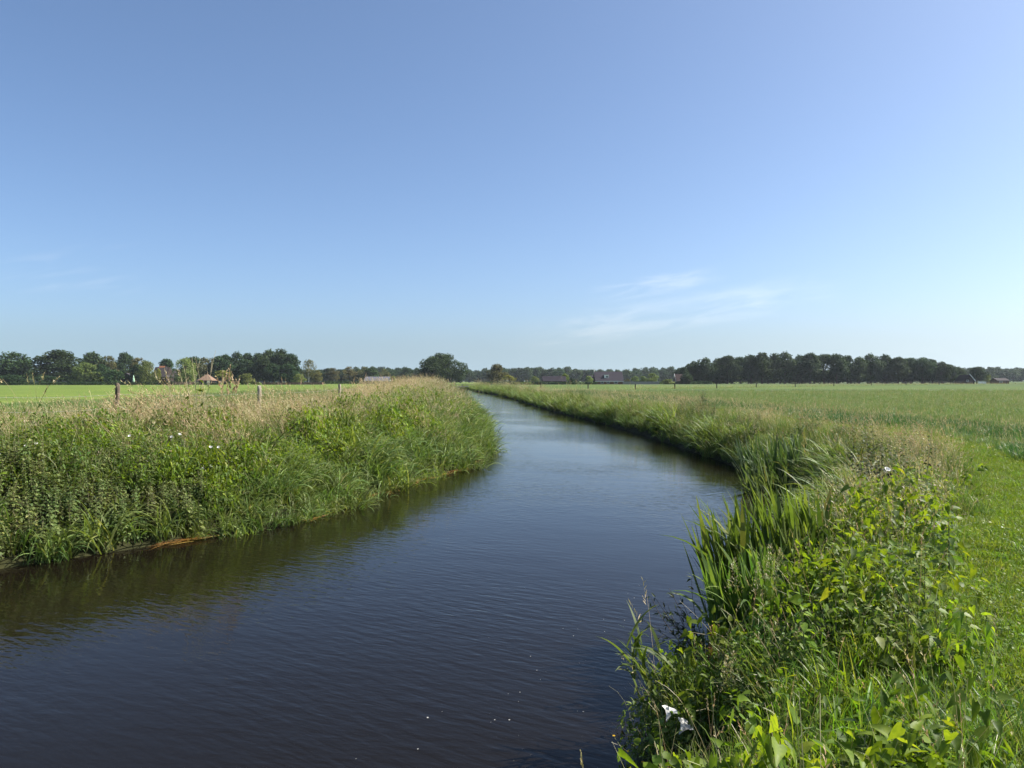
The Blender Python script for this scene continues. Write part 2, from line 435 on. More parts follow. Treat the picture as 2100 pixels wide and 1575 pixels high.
def path_w(sd, left, y):                        # mown strip along the right bank
    return np.where(~left, sst(1.9, 2.6, sd) * (1 - sst(4.3, 5.4, sd)), 0)
for nm, val in (('soil', 1 - sst(1.4, 2.4, gsd - np.where(gleft, 1.6, 0))),
                ('lime', np.where(gleft, 1.0, sst(140, 150, GP[:, 1]) * .4 * (1 - sst(60, 200, GP[:, 0])))),
                ('path', path_w(gsd, gleft, GP[:, 1]) * (1 - sst(40, 90, GP[:, 1])))):
    a = ground.data.attributes.new(nm, 'FLOAT', 'POINT')
    a.data.foreach_set('value', np.asarray(val, np.float32))

def water_material():
    m, nt = newmat('river_water')
    L = nt.links.new
    pos = nd(nt, 'ShaderNodeNewGeometry')
    def noise(sc, stretch, rz, det=3, dist=0.0):
        mp = nd(nt, 'ShaderNodeMapping', vector_type='TEXTURE')
        mp.inputs['Scale'].default_value = stretch; mp.inputs['Rotation'].default_value = (0, 0, rz)
        n = nd(nt, 'ShaderNodeTexNoise'); n.inputs['Scale'].default_value = sc; n.inputs['Detail'].default_value = det
        n.inputs['Distortion'].default_value = dist
        L(pos.outputs['Position'], mp.inputs[0]); L(mp.outputs[0], n.inputs['Vector'])
        return n.outputs['Fac']
    def math_(op, a, b):
        n = nd(nt, 'ShaderNodeMath', operation=op)
        for k, v in ((0, a), (1, b)):
            if isinstance(v, (int, float)): n.inputs[k].default_value = v
            else: L(v, n.inputs[k])
        return n.outputs[0]
    rip = noise(7.2, (2.4, .75, 1), rad(-32), 2, .25)       # wind ripples, crests across the view
    rip2 = noise(9.0, (2.0, .8, 1), rad(-8), 2, .3)
    swell = noise(.9, (1.6, .8, 1), rad(-8), 2)
    calm = noise(.22, (1, 1.7, 1), 0.3, 3)
    cm = nd(nt, 'ShaderNodeMapRange'); cm.inputs[1].default_value = .36; cm.inputs[2].default_value = .62
    cm.inputs[3].default_value = .22; cm.inputs[4].default_value = 1.0
    L(calm, cm.inputs[0])
    h = math_('ADD', math_('MULTIPLY', rip, 1.0), math_('MULTIPLY', rip2, .35))
    h = math_('MULTIPLY', h, cm.outputs[0])
    h = math_('ADD', h, math_('MULTIPLY', swell, .6))
    b = nd(nt, 'ShaderNodeBump'); b.inputs['Strength'].default_value = 1.0; b.inputs['Distance'].default_value = .0095
    L(h, b.inputs['Height'])
    p = nd(nt, 'ShaderNodeBsdfPrincipled')
    p.inputs['Base Color'].default_value = (.0062, .0047, .003, 1)
    p.inputs['Roughness'].default_value = .03
    p.inputs['IOR'].default_value = 1.23
    L(b.outputs[0], p.inputs['Normal'])
    o = nd(nt, 'ShaderNodeOutputMaterial'); L(p.outputs[0], o.inputs[0])
    return m
g = Geo()
g.add([[-75,-65,0],[20,-65,0],[20,380,0],[-75,380,0]], [[0,1,2,3]])
water = g.obj('river_water', water_material())
tag(water, 'dark rippled river curving away between grassy banks', 'river', kind='structure')

# ------------------------------------------------------------------ plant prototypes (scattered as ground cover)
def proto_collection(name, makers):
    c = bpy.data.collections.new(name)
    for k, me in enumerate(makers):
        o = bpy.data.objects.new('%s_%02d' % (name, k), me)
        c.objects.link(o)
    return c
def disc(rng, n, r):
    a = rng.uniform(0, 2*np.pi, n); q = r * np.sqrt(rng.random(n))
    return np.c_[q*np.cos(a), q*np.sin(a), np.full(n, -.03)]

def p_short(seed, mat, h=.07, n=110, r=.16, w=.005, seed_heads=0):
    rng = np.random.default_rng(seed); g = Geo()
    add_blades(g, rng, disc(rng, n, r), rng.uniform(.6, 1.5, n)*h + .03, w*rng.uniform(.7, 1.3, n), rng.uniform(0, 6.3, n), rng.uniform(0, .7, n), rng.uniform(.1, 1.2, n), 3)
    k = n // 12                                    # clover and other small leaves
    b = disc(rng, k, r); b[:, 2] = rng.uniform(.01, .05, k)
    add_leaves(g, rng, b, rng.uniform(.015, .03, k), rng.uniform(0, 6.3, k), rng.uniform(-.3, .5, k), rng.uniform(-.4, .4, k), LEAF, .8)
    return g.mesh('short', mat)
def head(g, rng, tip, tha, az, L, W, rnd, mi, grains=10, loose=.5):
    n = len(tip)
    for k in range(grains):
        f = k / grains
        d = np.stack([np.cos(az)*np.sin(tha), np.sin(az)*np.sin(tha), np.cos(tha)], -1)
        p = tip + d * (L * f)[:, None]
        add_blades(g, rng, p, L * .28 * (1 - .4*f), W * (1.1 - .6*f), az + rng.uniform(-2.5, 2.5, n), np.abs(tha + rng.uniform(-loose, loose, n)), .3, 2, 'spin', np.clip(rnd + rng.uniform(-.2, .2, n), 0, 1), mi, 1.5)
def p_tall(seed, mats, h=.7, n=44, r=.2, w=.006, stems=8, headL=.13, headW=.012, wind=.0, dryhead=True, bend=.7):
    """mats: [leaf, head]"""
    rng = np.random.default_rng(seed); g = Geo()
    az = rng.uniform(0, 6.3, n)
    add_blades(g, rng, disc(rng, n, r), h*rng.uniform(.45, .95, n), w*rng.uniform(.6, 1.3, n), az, rng.uniform(0, .35, n), rng.uniform(.2, 1.5, n), 5)
    if stems:
        az = rng.normal(math.pi*.95, .9, stems)
        L = h*rng.uniform(.85, 1.25, stems)
        tip, tha = add_blades(g, rng, disc(rng, stems, r), L, .0032, az, rng.uniform(.02, .25, stems), rng.uniform(.1, bend, stems), 5, 'stem', rng.uniform(.4, 1, stems), 1)
        head(g, rng, tip, tha, az, headL*rng.uniform(.7, 1.3, stems), np.full(stems, headW), rng.uniform(.2, .9, stems), 1)
    return g.mesh('tall', mats)
def p_sedge(seed, h=.9, n=24, r=.18, w=.025):
    rng = np.random.default_rng(seed); g = Geo()
    az = np.where(rng.random(n) < .55, rng.normal(0, .9, n), rng.uniform(0, 6.3, n))     # local +x: towards the water
    add_blades(g, rng, disc(rng, n, r), h*rng.uniform(.5, 1.15, n), w*rng.uniform(.7, 1.35, n), az, rng.uniform(.05, .65, n), rng.uniform(.6, 2.6, n), 7, 'grass', None, 0, .7, 1.8)
    return g.mesh('sedge', M['sedge'])
def p_nettle(seed, h=.8, n=4, r=.16, mats=None, leafL=.115):
    rng = np.random.default_rng(seed); g = Geo()
    for k in range(n):
        b = disc(rng, 1, r)
        H = h*rng.uniform(.7, 1.1)
        az, le = rng.uniform(0, 6.3), rng.uniform(0, .16)
        zs = np.arange(.12, H, .052)
        fr = zs / H
        pts = np.c_[b[0,0] + np.cos(az)*np.sin(le)*zs, b[0,1] + np.sin(az)*np.sin(le)*zs, zs - .03]
        g.tube(np.r_[b, pts], np.linspace(.004, .0015, len(pts)+1), 5, 1, rng.random(), False)
        for side in (0, math.pi):
            a = (np.arange(len(zs)) % 2)*math.pi/2 + side + rng.normal(0, .3, len(zs))
            sz = leafL*np.clip(1.25 - .95*fr, .25, 1)*np.clip(fr*4, .5, 1)*rng.uniform(.8, 1.2, len(zs))
            off = np.c_[np.cos(a), np.sin(a), np.full(len(a), .2)] * (sz*.25)[:, None]
            add_leaves(g, rng, pts + off, sz, a, rng.normal(-.25, .25, len(zs)) + .6*np.clip(fr-.8, 0, 1)*3, rng.normal(0, .3, len(zs)), LEAF, .62)
    return g.mesh('nettle', mats or [M['nettle'], M['stem']])
def p_mat(seed, mat, n=90, r=.3, h=.32, size=.055, tpl=HEART, asp=.5, face=0.0):
    """leafy mound: leaves over a dome, tipped outwards"""
    rng = np.random.default_rng(seed); g = Geo()
    a = rng.uniform(0, 6.3, n); q = np.sqrt(rng.random(n))
    z = h*np.sqrt(np.clip(1 - (q*.95)**2, .05, 1))*rng.uniform(.35, 1.08, n)
    pos = np.c_[r*q*np.cos(a), r*q*np.sin(a), z]
    add_leaves(g, rng, pos, size*rng.uniform(.6, 1.3, n), a + rng.normal(0, 1.0, n), rng.normal(-.35, .45, n), rng.normal(0, .5, n), tpl, asp)
    k = 5
    add_blades(g, rng, disc(rng, k, r*.6), h*1.25, .004, rng.uniform(0, 6.3, k), rng.uniform(0, .4, k), rng.uniform(.2, 1.4, k), 5, 'stem', .7, 1 if isinstance(mat, list) else 0)
    return g.mesh('mat', mat)

PR = {}
PR['mown'] = proto_collection('mown_tuft', [p_short(k, M['mown'], .05, 130) for k in range(5)])
PR['meadow'] = proto_collection('meadow_tuft', [p_tall(20+k, [M['meadow'], M['plume']], .26, 64, .2, .006, 1, .06, .006) for k in range(5)])
PR['lush'] = proto_collection('lush_tuft', [p_tall(30+k, [M['lush'], M['dry']], .3, 60, .2, .008, 1, .06, .008) for k in range(4)])
PR['tall'] = proto_collection('tall_tuft', [p_tall(40+k, [M['tall'], M['dry']], .62, 60, .2, .0075, 2, .10, .008) for k in range(6)])
PR['dry'] = proto_collection('dry_tuft', [p_tall(50+k, [M['tall'], M['dry']], .78, 26, .22, .005, 11, .14, .010, bend=1.2) for k in range(6)])
PR['plume'] = proto_collection('plume_tuft', [p_tall(56+k, [M['tall'], M['plume']], .62, 40, .22, .006, 7, .13, .013, bend=1.0) for k in range(4)])
PR['sward'] = proto_collection('sward_tuft', [p_tall(140+k, [M['sward'], M['dry']], .5, 70, .17, .010, 1 if k == 1 else 0, .09, .008) for k in range(5)])
PR['sedge'] = proto_collection('sedge_tuft', [p_sedge(60+k) for k in range(7)])
PR['nettle'] = proto_collection('nettle_tuft', [p_nettle(70+k) for k in range(5)])
PR['bind'] = proto_collection('bindweed_mound', [p_mat(80+k, [M['bind'], M['stem']], 110, .3, .34, .05) for k in range(5)])
PR['bindnear'] = proto_collection('bindweed_tangle', [p_mat(180+k, [M['bind'], M['stem']], 64, .28, .42, .07) for k in range(6)])
PR['herb'] = proto_collection('herb_mound', [p_mat(90+k, [M['herb'], M['stem']], 80, .26, .4, .06, LEAF, .42) for k in range(5)])
PR['reed'] = proto_collection('reed_tuft', [p_tall(100+k, [M['sedge'], M['plume']], 1.0, 26, .2, .014, 3, .16, .02) for k in range(4)])

def debris_mesh(seed):
    rng = np.random.default_rng(seed); g = Geo()
    n = 26
    b = np.c_[rng.normal(0, .06, n), rng.uniform(-.3, .3, n), rng.uniform(.004, .02, n)]
    add_blades(g, rng, b, rng.uniform(.12, .45, n), .008*rng.uniform(.5, 1.4, n), np.where(rng.random(n) < .5, 1.57, -1.57) + rng.normal(0, .35, n), 1.5, .07, 3, 'grass', None, 0, .3)
    return g.mesh('debris', M['debris'])
PR['debris'] = proto_collection('debris_mat', [debris_mesh(k) for k in range(4)])

def scatter_tree(coll):
    ng = bpy.data.node_groups.new('scatter_' + coll.name, 'GeometryNodeTree')
    ng.interface.new_socket('Geometry', in_out='INPUT', socket_type='NodeSocketGeometry')
    ng.interface.new_socket('Geometry', in_out='OUTPUT', socket_type='NodeSocketGeometry')
    N, L = ng.nodes.new, ng.links.new
    gi, go = N('NodeGroupInput'), N('NodeGroupOutput')
    ci = N('GeometryNodeCollectionInfo'); ci.inputs['Collection'].default_value = coll
    ci.inputs['Separate Children'].default_value = True; ci.inputs['Reset Children'].default_value = True
    ip = N('GeometryNodeInstanceOnPoints'); ip.inputs['Pick Instance'].default_value = True
    def attr(nm, ty):
        a = N('GeometryNodeInputNamedAttribute'); a.data_type = ty; a.inputs['Name'].default_value = nm
        return [o for o in a.outputs if o.enabled and o.name == 'Attribute'][0]
    L(gi.outputs[0], ip.inputs['Points']); L(ci.outputs[0], ip.inputs['Instance'])
    L(attr('idx', 'INT'), ip.inputs['Instance Index'])
    L(attr('rot', 'FLOAT_VECTOR'), ip.inputs['Rotation'])
    L(attr('scl', 'FLOAT_VECTOR'), ip.inputs['Scale'])
    L(ip.outputs[0], go.inputs[0])
    return ng
def layer(name, key, P, Z, scale, rotz, label, cat, tilt=.12, zs=None, rng=RNG):
    n = len(P)
    me = bpy.data.meshes.new(name)
    me.vertices.add(n)
    me.vertices.foreach_set('co', np.c_[P, Z].astype(np.float32).ravel())
    a = me.attributes.new('idx', 'INT', 'POINT'); a.data.foreach_set('value', rng.integers(0, len(PR[key].objects), n).astype(np.int32))
    a = me.attributes.new('rot', 'FLOAT_VECTOR', 'POINT')
    a.data.foreach_set('vector', np.c_[rng.normal(0, tilt, n), rng.normal(0, tilt, n), rotz].astype(np.float32).ravel())
    a = me.attributes.new('scl', 'FLOAT_VECTOR', 'POINT')
    sz = scale if zs is None else zs
    a.data.foreach_set('vector', np.c_[scale, scale, sz].astype(np.float32).ravel())
    o = bpy.data.objects.new(name, me); COL.objects.link(o)
    if key + '_ng' not in PR: PR[key + '_ng'] = scatter_tree(PR[key])
    md = o.modifiers.new('scatter', 'NODES'); md.node_group = PR[key + '_ng']
    return tag(o, label, cat, kind='stuff')

# ---- candidate points: uniform in boxes of falling density, kept by zone weights
def candidates(rng, x0, x1, y0, y1, dens):
    n = int((x1-x0)*(y1-y0)*dens)
    return np.c_[rng.uniform(x0, x1, n), rng.uniform(y0, y1, n)]
def in_view(P, m=1.5):
    return (P[:, 1] > -1) & (np.abs(P[:, 0]) < P[:, 1]*.72 + m)
BANDS = [(1, 9, 1.0), (9, 18, .75), (18, 32, .5), (32, 60, .3), (60, 110, .15), (110, 270, .07)]
def zone(seed, dens, wfun, ymax=270, ymin=1, grow=.55, xlim=(-45, 45), far_x=None):
    """points with density dens*band, weights wfun(P, sd, left); sizes grow a little where they are sparser"""
    rng = np.random.default_rng(seed)
    Ps, Ss = [], []
    for y0, y1, k in BANDS:
        y0, y1 = max(y0, ymin), min(y1, ymax)
        if y1 <= y0: continue
        xa, xb = max(xlim[0], -y1*.72 - 2), min(xlim[1], y1*.72 + 2)
        P = candidates(rng, xa, xb, y0, y1, dens*k)
        P = P[in_view(P)]
        z, sd, lf = terrain(P)
        keep = rng.random(len(P)) < wfun(P, sd, lf)
        Ps.append(P[keep]); Ss.append(np.full(keep.sum(), (1/k)**(grow*.5)))
    P = np.concatenate(Ps); S = np.concatenate(Ss)
    z, sd, lf = terrain(P)
    return P, z, sd, S, rng
def water_dir(P):                                # heading of the nearest water, for leaning blades
    e = .05
    sx = terrain(P + [e, 0])[1] - terrain(P - [e, 0])[1]
    sy = terrain(P + [0, e])[1] - terrain(P - [0, e])[1]
    return np.arctan2(-sy, -sx)
def bump(a, b, c, d, x): return sst(a, b, x)*(1 - sst(c, d, x))

# left bank ---------------------------------------------------------------
nz = lambda P, s, k: vnoise(P, s, k)
def nettle_zone(P): return bump(-20, -13, -5.9, -5.0, P[:, 0] + (nz(P, 1.0, 21)-.5)*1.2)
def hvar(P, k): return .5 + 1.0*nz(P, 1.2, k)
P, z, sd, S, r = zone(1, 40, lambda P, sd, l: l*bump(-.2, -.05, 1.3, 2.5, sd + (nz(P, 1.6, 31)-.5)*1.2)*(1-.8*nettle_zone(P)*sst(.1, .4, sd))*(.45+.8*nz(P, .9, 5)), ymax=120)
layer('sedge', 'sedge', P, z, S*r.uniform(.65, 1.0, len(P))*hvar(P, 41), water_dir(P) + r.normal(0, 1.3, len(P)), 'arching mid green sedge fringing the water along the left bank', 'sedge', rng=r)
P, z, sd, S, r = zone(2, 34, lambda P, sd, l: l*bump(.0, .25, 2.0, 3.0, sd)*nettle_zone(P), ymax=30)
layer('nettles', 'nettle', P, z, S*r.uniform(.5, .8, len(P))*hvar(P, 42), r.uniform(0, 6.3, len(P)), 'dense dark green nettles on the left bank slope at the picture edge', 'nettles', rng=r)
P, z, sd, S, r = zone(3, 62, lambda P, sd, l: l*bump(1.0, 2.0, 3.8, 5.4, sd + (nz(P, 1.4, 6)-.5)*1.8)*sst(.25, .55, nz(P, 1.5, 7))*(1-.7*nettle_zone(P)*(sd < 2.2)), ymax=90)
layer('bindweed_cover', 'bind', P, z, S*r.uniform(.7, 1.25, len(P)), r.uniform(0, 6.3, len(P)), 'bright green bindweed leaves spreading over the left bank slope', 'bindweed', zs=S*r.uniform(.7, 1.9, len(P))*hvar(P, 43), rng=r)
P, z, sd, S, r = zone(4, 34, lambda P, sd, l: l*bump(1.0, 1.8, 3.8, 5.4, sd)*sst(.32, .58, nz(P, 1.1, 8)), ymax=120)
layer('herbs', 'herb', P, z, S*r.uniform(.7, 1.3, len(P)), r.uniform(0, 6.3, len(P)), 'mixed leafy herbs in the middle of the left bank slope', 'herbs', zs=S*r.uniform(.7, 1.7, len(P))*hvar(P, 44), rng=r)
P, z, sd, S, r = zone(5, 26, lambda P, sd, l: l*bump(2.0, 4.0, 12, 22, sd)*(.15 + .5*nz(P, 1.5, 9)), ymax=200)
layer('tall_grass', 'tall', P, z, S*r.uniform(.6, .95, len(P))*np.where(sd < 3.2, .8, 1)*np.where(sd > 7, .8, 1)*(.8 + .4*nz(P, 1.3, 45))*(1 - .2*sst(18, 26, P[:, 1])), r.uniform(0, 6.3, len(P)), 'tall green grass going to seed on top of the left bank', 'grass', tilt=.2, rng=r)
P, z, sd, S, r = zone(6, 36, lambda P, sd, l: l*bump(1.9, 3.1, 6.0, 9.0, sd + (nz(P, 2.2, 10)-.5)*3.0)*(.14 + .86*sst(.36, .52, nz(P, 1.9, 11))), ymax=260)
far = 1 - .22*sst(18, 26, P[:, 1]) + .20*sst(36, 60, P[:, 1])
layer('dry_grass', 'dry', P, z, S*r.uniform(.5, 1.05, len(P))*far*(.6 + .8*nz(P, 1.3, 46)), r.uniform(-.5, .5, len(P)), 'straw coloured dry grass along the top of the left bank', 'dry grass', tilt=.22, rng=r)
P, z, sd, S, r = zone(23, 10, lambda P, sd, l: l*bump(.3, 1.0, 3.0, 4.5, sd)*sst(.55, .7, nz(P, .8, 47)), ymax=60)
layer('seeding_stems', 'plume', P, z, S*r.uniform(.6, 1.0, len(P)), r.uniform(0, 6.3, len(P)), 'brownish seeding stems scattered among the left bank greenery', 'grass', tilt=.3, rng=r)
P, z, sd, S, r = zone(9, 16, lambda P, sd, l: l*bump(.5, 1.2, 3.0, 4.5, sd)*(P[:, 1] > 26), ymax=120)
layer('bank_reeds', 'reed', P, z, S*r.uniform(.6, .95, len(P)), r.uniform(0, 6.3, len(P)), 'green reeds on the far bend of the left bank', 'reeds', rng=r)
P, z, sd, S, r = zone(7, 22, lambda P, sd, l: l*bump(-.25, -.12, .08, .3, sd)*(nz(P, .8, 12) > .52), ymax=45)
layer('reed_debris', 'debris', P, np.full(len(P), .012), S*r.uniform(.7, 1.2, len(P)), water_dir(P) + r.normal(0, .2, len(P)), 'orange brown dead reed stems floating along the foot of the left bank', 'plant debris', tilt=.02, rng=r)
P, z, sd, S, r = zone(8, 9, lambda P, sd, l: l*sst(7, 11, sd)*(1-sst(24, 30, sd)), ymax=110)
layer('pasture_edge', 'meadow', P, z, S*r.uniform(.7, 1.1, len(P)), r.uniform(0, 6.3, len(P)), 'low green grass at the near edge of the left pasture', 'grass', rng=r)

def clear(P):                                   # keeps the two flowers and the iris clump open
    a, b = np.array([1.75, 5.9]), np.array([2.5, 7.6])
    t = np.clip(((P-a) @ (b-a))/((b-a) @ (b-a)), 0, 1)
    return (np.hypot(P[:, 0]-.98, P[:, 1]-4.4) > .42) & (np.hypot(*(P-a-t[:, None]*(b-a)).T) > .46)
# right bank: e() is the distance from the water at which the uncut growth ends
def mstart(P): return 3.6 + 1.0*sst(12, 22, P[:, 1])
def rs(P, sd): return sd*2.8/(1.75 + .55*sst(3.5, 12, P[:, 1]))
P, z, sd, S, r = zone(11, 44, lambda P, sd, l: (~l)*bump(-.05, .08, .6, 1.1, sd)*(P[:, 1] > 8.5)*(.5+.6*nz(P, .9, 15)), ymax=270)
layer('bank_sedge', 'sedge', P, z, S*r.uniform(.5, .78, len(P))*hvar(P, 48), water_dir(P) + r.normal(0, .6, len(P)), 'shaded green sedge overhanging the water along the right bank', 'sedge', rng=r)
P, z, sd, S, r = zone(12, 60, lambda P, sd, l: (~l)*bump(.0, .5, 2.5, 3.2, rs(P, sd))*(.4 + .6*nz(P, .8, 16))*np.where(P[:, 1] < 9, .3, 1)*clear(P), ymax=270)
layer('bank_grass', 'tall', P, z, S*r.uniform(.45, .85, len(P)), r.uniform(0, 6.3, len(P)), 'uncut green grass covering the right bank beside the mown strip', 'grass', rng=r)
P, z, sd, S, r = zone(22, 60, lambda P, sd, l: (~l)*bump(.1, .5, 2.1, 2.8, rs(P, sd))*(P[:, 1] < 10)*(.35+.75*nz(P, .7, 36))*clear(P)*(P[:, 0] > .16*P[:, 1]), ymax=10)
layer('sunlit_grass', 'sward', P, z, r.uniform(.5, 1.0, len(P))*(1-.4*sst(1.8, 2.6, rs(P, sd))), r.uniform(0, 6.3, len(P)), 'bright backlit green grass blades over the nearest right bank', 'grass', tilt=.2, rng=r)
P, z, sd, S, r = zone(13, 9, lambda P, sd, l: (~l)*bump(1.3, 2.0, 2.4, 3.0, rs(P, sd) + (nz(P, 2.0, 17)-.5)*.7)*(.1+.9*sst(.38, .62, nz(P, 2.4, 18)))*(P[:, 1] > 10), ymax=270)
layer('straw_grass', 'dry', P, z, S*r.uniform(.55, .85, len(P)), r.uniform(-.5, .5, len(P)), 'pale straw grass in a band along the top of the right bank', 'dry grass', rng=r)
P, z, sd, S, r = zone(14, 10, lambda P, sd, l: (~l)*bump(.4, .8, 2.5, 3.0, rs(P, sd))*sst(.35, .55, nz(P, 1.2, 19))*(P[:, 1] > 6.5), ymax=120)
layer('seeding_grass', 'plume', P, z, S*r.uniform(.55, .9, len(P)), r.uniform(0, 6.3, len(P)), 'brownish seeding grass scattered over the right bank slope', 'grass', rng=r)
P, z, sd, S, r = zone(15, 42, lambda P, sd, l: (~l)*clear(P)*bump(-.05, .25, 2.3, 2.8, rs(P, sd))*sst(.28, .5, nz(P, .9, 20))*(P[:, 1] < 11)*(P[:, 0] > .165*P[:, 1]), ymax=11)
layer('bindweed_carpet', 'bindnear', P, z, r.uniform(.55, .95, len(P)), r.uniform(0, 6.3, len(P)), 'sunlit yellow green bindweed leaves over the near right bank', 'bindweed', tilt=.25, zs=r.uniform(.5, 1.5, len(P)), rng=r)
P, z, sd, S, r = zone(21, 60, lambda P, sd, l: (~l)*clear(P)*bump(-.05, .15, 2.3, 2.8, rs(P, sd))*sst(.4, .6, nz(P, .8, 33))*(P[:, 1] < 12)*(P[:, 0] > .165*P[:, 1]), ymax=12)
layer('herb_carpet', 'herb', P, z, r.uniform(.5, .9, len(P)), r.uniform(0, 6.3, len(P)), 'mixed narrow leaved herbs over the near right bank', 'herbs', tilt=.25, zs=r.uniform(.4, 1.1, len(P)), rng=r)
P, z, sd, S, r = zone(16, 26, lambda P, sd, l: (~l)*bump(.1, .5, 2.4, 2.9, rs(P, sd))*sst(.50, .64, nz(P, 1.1, 22)), ymax=40)
P, z, S = P[P[:, 1] > 7.5], z[P[:, 1] > 7.5], S[P[:, 1] > 7.5]
layer('nettle_patch', 'nettle', P, z, S*r.uniform(.5, .75, len(P)), r.uniform(0, 6.3, len(P)), 'nettles growing through the grass of the right bank', 'nettles', rng=r)
P, z, sd, S, r = zone(17, 170, lambda P, sd, l: (~l)*sst(2.3, 2.8, rs(P, sd))*(1-sst(.1, .9, sd - mstart(P) + (nz(P, 1.5, 23)-.5)*.6)), ymax=45)
layer('mown_grass', 'mown', P, z, S*r.uniform(.8, 1.3, len(P)), r.uniform(0, 6.3, len(P)), 'short bright green mown strip beside the right bank', 'grass', rng=r)
def lushm(P, sd): return bump(5.0, 5.8, 7.8, 9.2, sd + (nz(P, 3, 25)-.5)*2)*sst(.22, .42, nz(P, 4, 26))*(P[:, 1] > 12)
P, z, sd, S, r = zone(18, 44, lambda P, sd, l: (~l)*(1-.9*lushm(P, sd))*sst(-.1, .4, sd - mstart(P) + (nz(P, 1.5, 23)-.5)*.6)*(.6+.4*nz(P, 2.5, 24))*(1-sst(60, 130, P[:, 1])), ymax=130, xlim=(-45, 95))
layer('meadow_grass', 'meadow', P, z, S*r.uniform(.7, 1.1, len(P)), r.uniform(0, 6.3, len(P)), 'grey green flowering meadow grass filling the right field', 'grass', rng=r)
P, z, sd, S, r = zone(19, 46, lambda P, sd, l: (~l)*np.maximum(lushm(P, sd), .8*bump(-.1, .1, .3, .6, sd - mstart(P) + (nz(P, 1.5, 23)-.5)*.6)*(P[:, 1] > 9)*(P[:, 1] < 17)), ymax=110, xlim=(-45, 62))  # lush band, plus dark tufts at the meadow start imitating its edge shade
layer('lush_grass', 'lush', P, z, S*r.uniform(.8, 1.2, len(P)), r.uniform(0, 6.3, len(P)), 'darker lush grass band and dark tufts imitating shade at the right meadow edge', 'grass', rng=r)
P, z, sd, S, r = zone(24, 9, lambda P, sd, l: (~l)*sst(.1, .5, sd - mstart(P))*(1 - sst(5, 9, sd))*sst(.4, .65, nz(P, 2.0, 51)), ymax=60)
layer('meadow_stems', 'plume', P, z, S*r.uniform(.35, .6, len(P)), r.uniform(0, 6.3, len(P)), 'thin brownish seed stems at the edge of the right meadow', 'grass', tilt=.25, rng=r)
P, z, sd, S, r = zone(20, 14, lambda P, sd, l: (~l)*bump(.1, .4, 1.4, 2.0, sd)*(P[:, 1] > 44)*sst(.5, .7, nz(P, 9, 27)), ymax=270)
layer('reeds', 'reed', P, z, S*r.uniform(.7, 1.0, len(P)), r.uniform(0, 6.3, len(P)), 'bluish reeds standing along the far right bank', 'reeds', rng=r)

# foam flecks drifting on the water
rng = np.random.default_rng(5); g = Geo()
spots = [(875,1473,9),(1013,1478,7),(1043,1478,8),(855,1538,8),(728,1558,5),(1195,1461,7),(876,1474,6),(1087,1347,5),(1100,1376,4),(1107,1395,4),(1041,1424,4),(1065,1421,5),(1005,1483,3),(1154,1290,4),(1175,1305,5),(1184,1291,3),(1239,1296,4),(1280,1273,4),(1300,1227,4),(1310,1201,3),(1287,1218,3),(1237,1271,3),(1062,1440,4),(1062,1510,3),(1183,1460,3),(905,1461,3),(1052,1562,3),(1070,1538,3),(1187,1361,3),(1234,1359,3)]
for _ in range(25): spots.append((rng.uniform(900, 1330), rng.uniform(1190, 1560), rng.uniform(1.0, 1.9)))
for px, py, w in spots:
    d = CAMZ*F/(py - hor(px)); x = at_d(px, d); rr = w*d/F*.24
    a = np.linspace(0, 2*np.pi, 9)[:-1]; q = rr*rng.uniform(.6, 1.1, 8)
    top = np.c_[x+q*np.cos(a), d+q*np.sin(a)*1.2, np.full(8, .003)]
    dome = np.r_[top, [[x, d, .003+rr*.35]]]
    g.add(dome, [[k, (k+1) % 8, 8] for k in range(8)])
tag(g.obj('foam', M['foam']), 'small white foam flecks drifting on the dark water', 'foam', kind='stuff')

# ------------------------------------------------------------------ near plants built one by one
def at_ground(px, d): 
    x = at_d(px, d)
    return Vector((x, d, max(zground(x, d), 0.0)))

def sword_clump(loc, n, h, r, w, az_bias, seed, label, group=None, name='iris_clump', mat='iris', lean=.16):
    rng = np.random.default_rng(seed)
    root = empty(name, loc, 0, label, 'plant', group)
    g = Geo()
    b = disc(rng, n, r)
    b[:, 2] = np.maximum(terrain(b[:, :2] + [loc[0], loc[1]])[0], -.05) - loc[2] - .03
    az = np.where(rng.random(n) < .6, az_bias + rng.normal(0, .8, n), rng.uniform(0, 6.3, n))
    add_blades(g, rng, b, h*rng.uniform(.5, 1.08, n) - b[:, 2]*.8, w*rng.uniform(.7, 1.3, n), az, np.abs(rng.normal(.1, lean, n)), np.abs(rng.normal(.15, .3, n)), 8, 'sword', None, 0, .9, 2.2)
    k = max(4, n//9)                             # a few arching ones
    add_blades(g, rng, disc(rng, k, r), h*rng.uniform(.75, 1.05, k), w*.8, az_bias + rng.normal(0, .8, k), rng.uniform(.2, .5, k), rng.uniform(.8, 1.7, k), 9, 'sword', None, 0, .7, 2.0)
    g.obj('leaves', M[mat], root)
    return root
sword_clump(at_ground(1585, 7.45), 320, 1.08, .58, .044, math.pi, 201, 'tall sword leaved iris clump at the near right water edge')
sword_clump(at_ground(1500, 6.9) + Vector((.05, 0, 0)), 40, .8, .24, .03, math.pi, 202, 'smaller iris clump leaning over the water in front of the tallest one')
sword_clump(at_ground(1535, 6.55), 130, .78, .3, .034, math.pi, 206, 'dense iris blades filling the foot of the tall near clump')
sword_clump(at_ground(1594, 19.4), 230, 1.4, .75, .045, math.pi, 203, 'broad grey green iris clump further along the right bank', mat='iris_grey', lean=.3)
sword_clump(at_ground(1570, 18.4), 80, .9, .5, .035, math.pi, 204, 'low shaded iris leaves drooping into the water below the far clump', mat='iris_grey', lean=.5)
sword_clump(at_ground(1640, 15.3), 90, .75, .5, .03, math.pi, 205, 'small iris tuft between the two large clumps', mat='iris_grey', lean=.35)

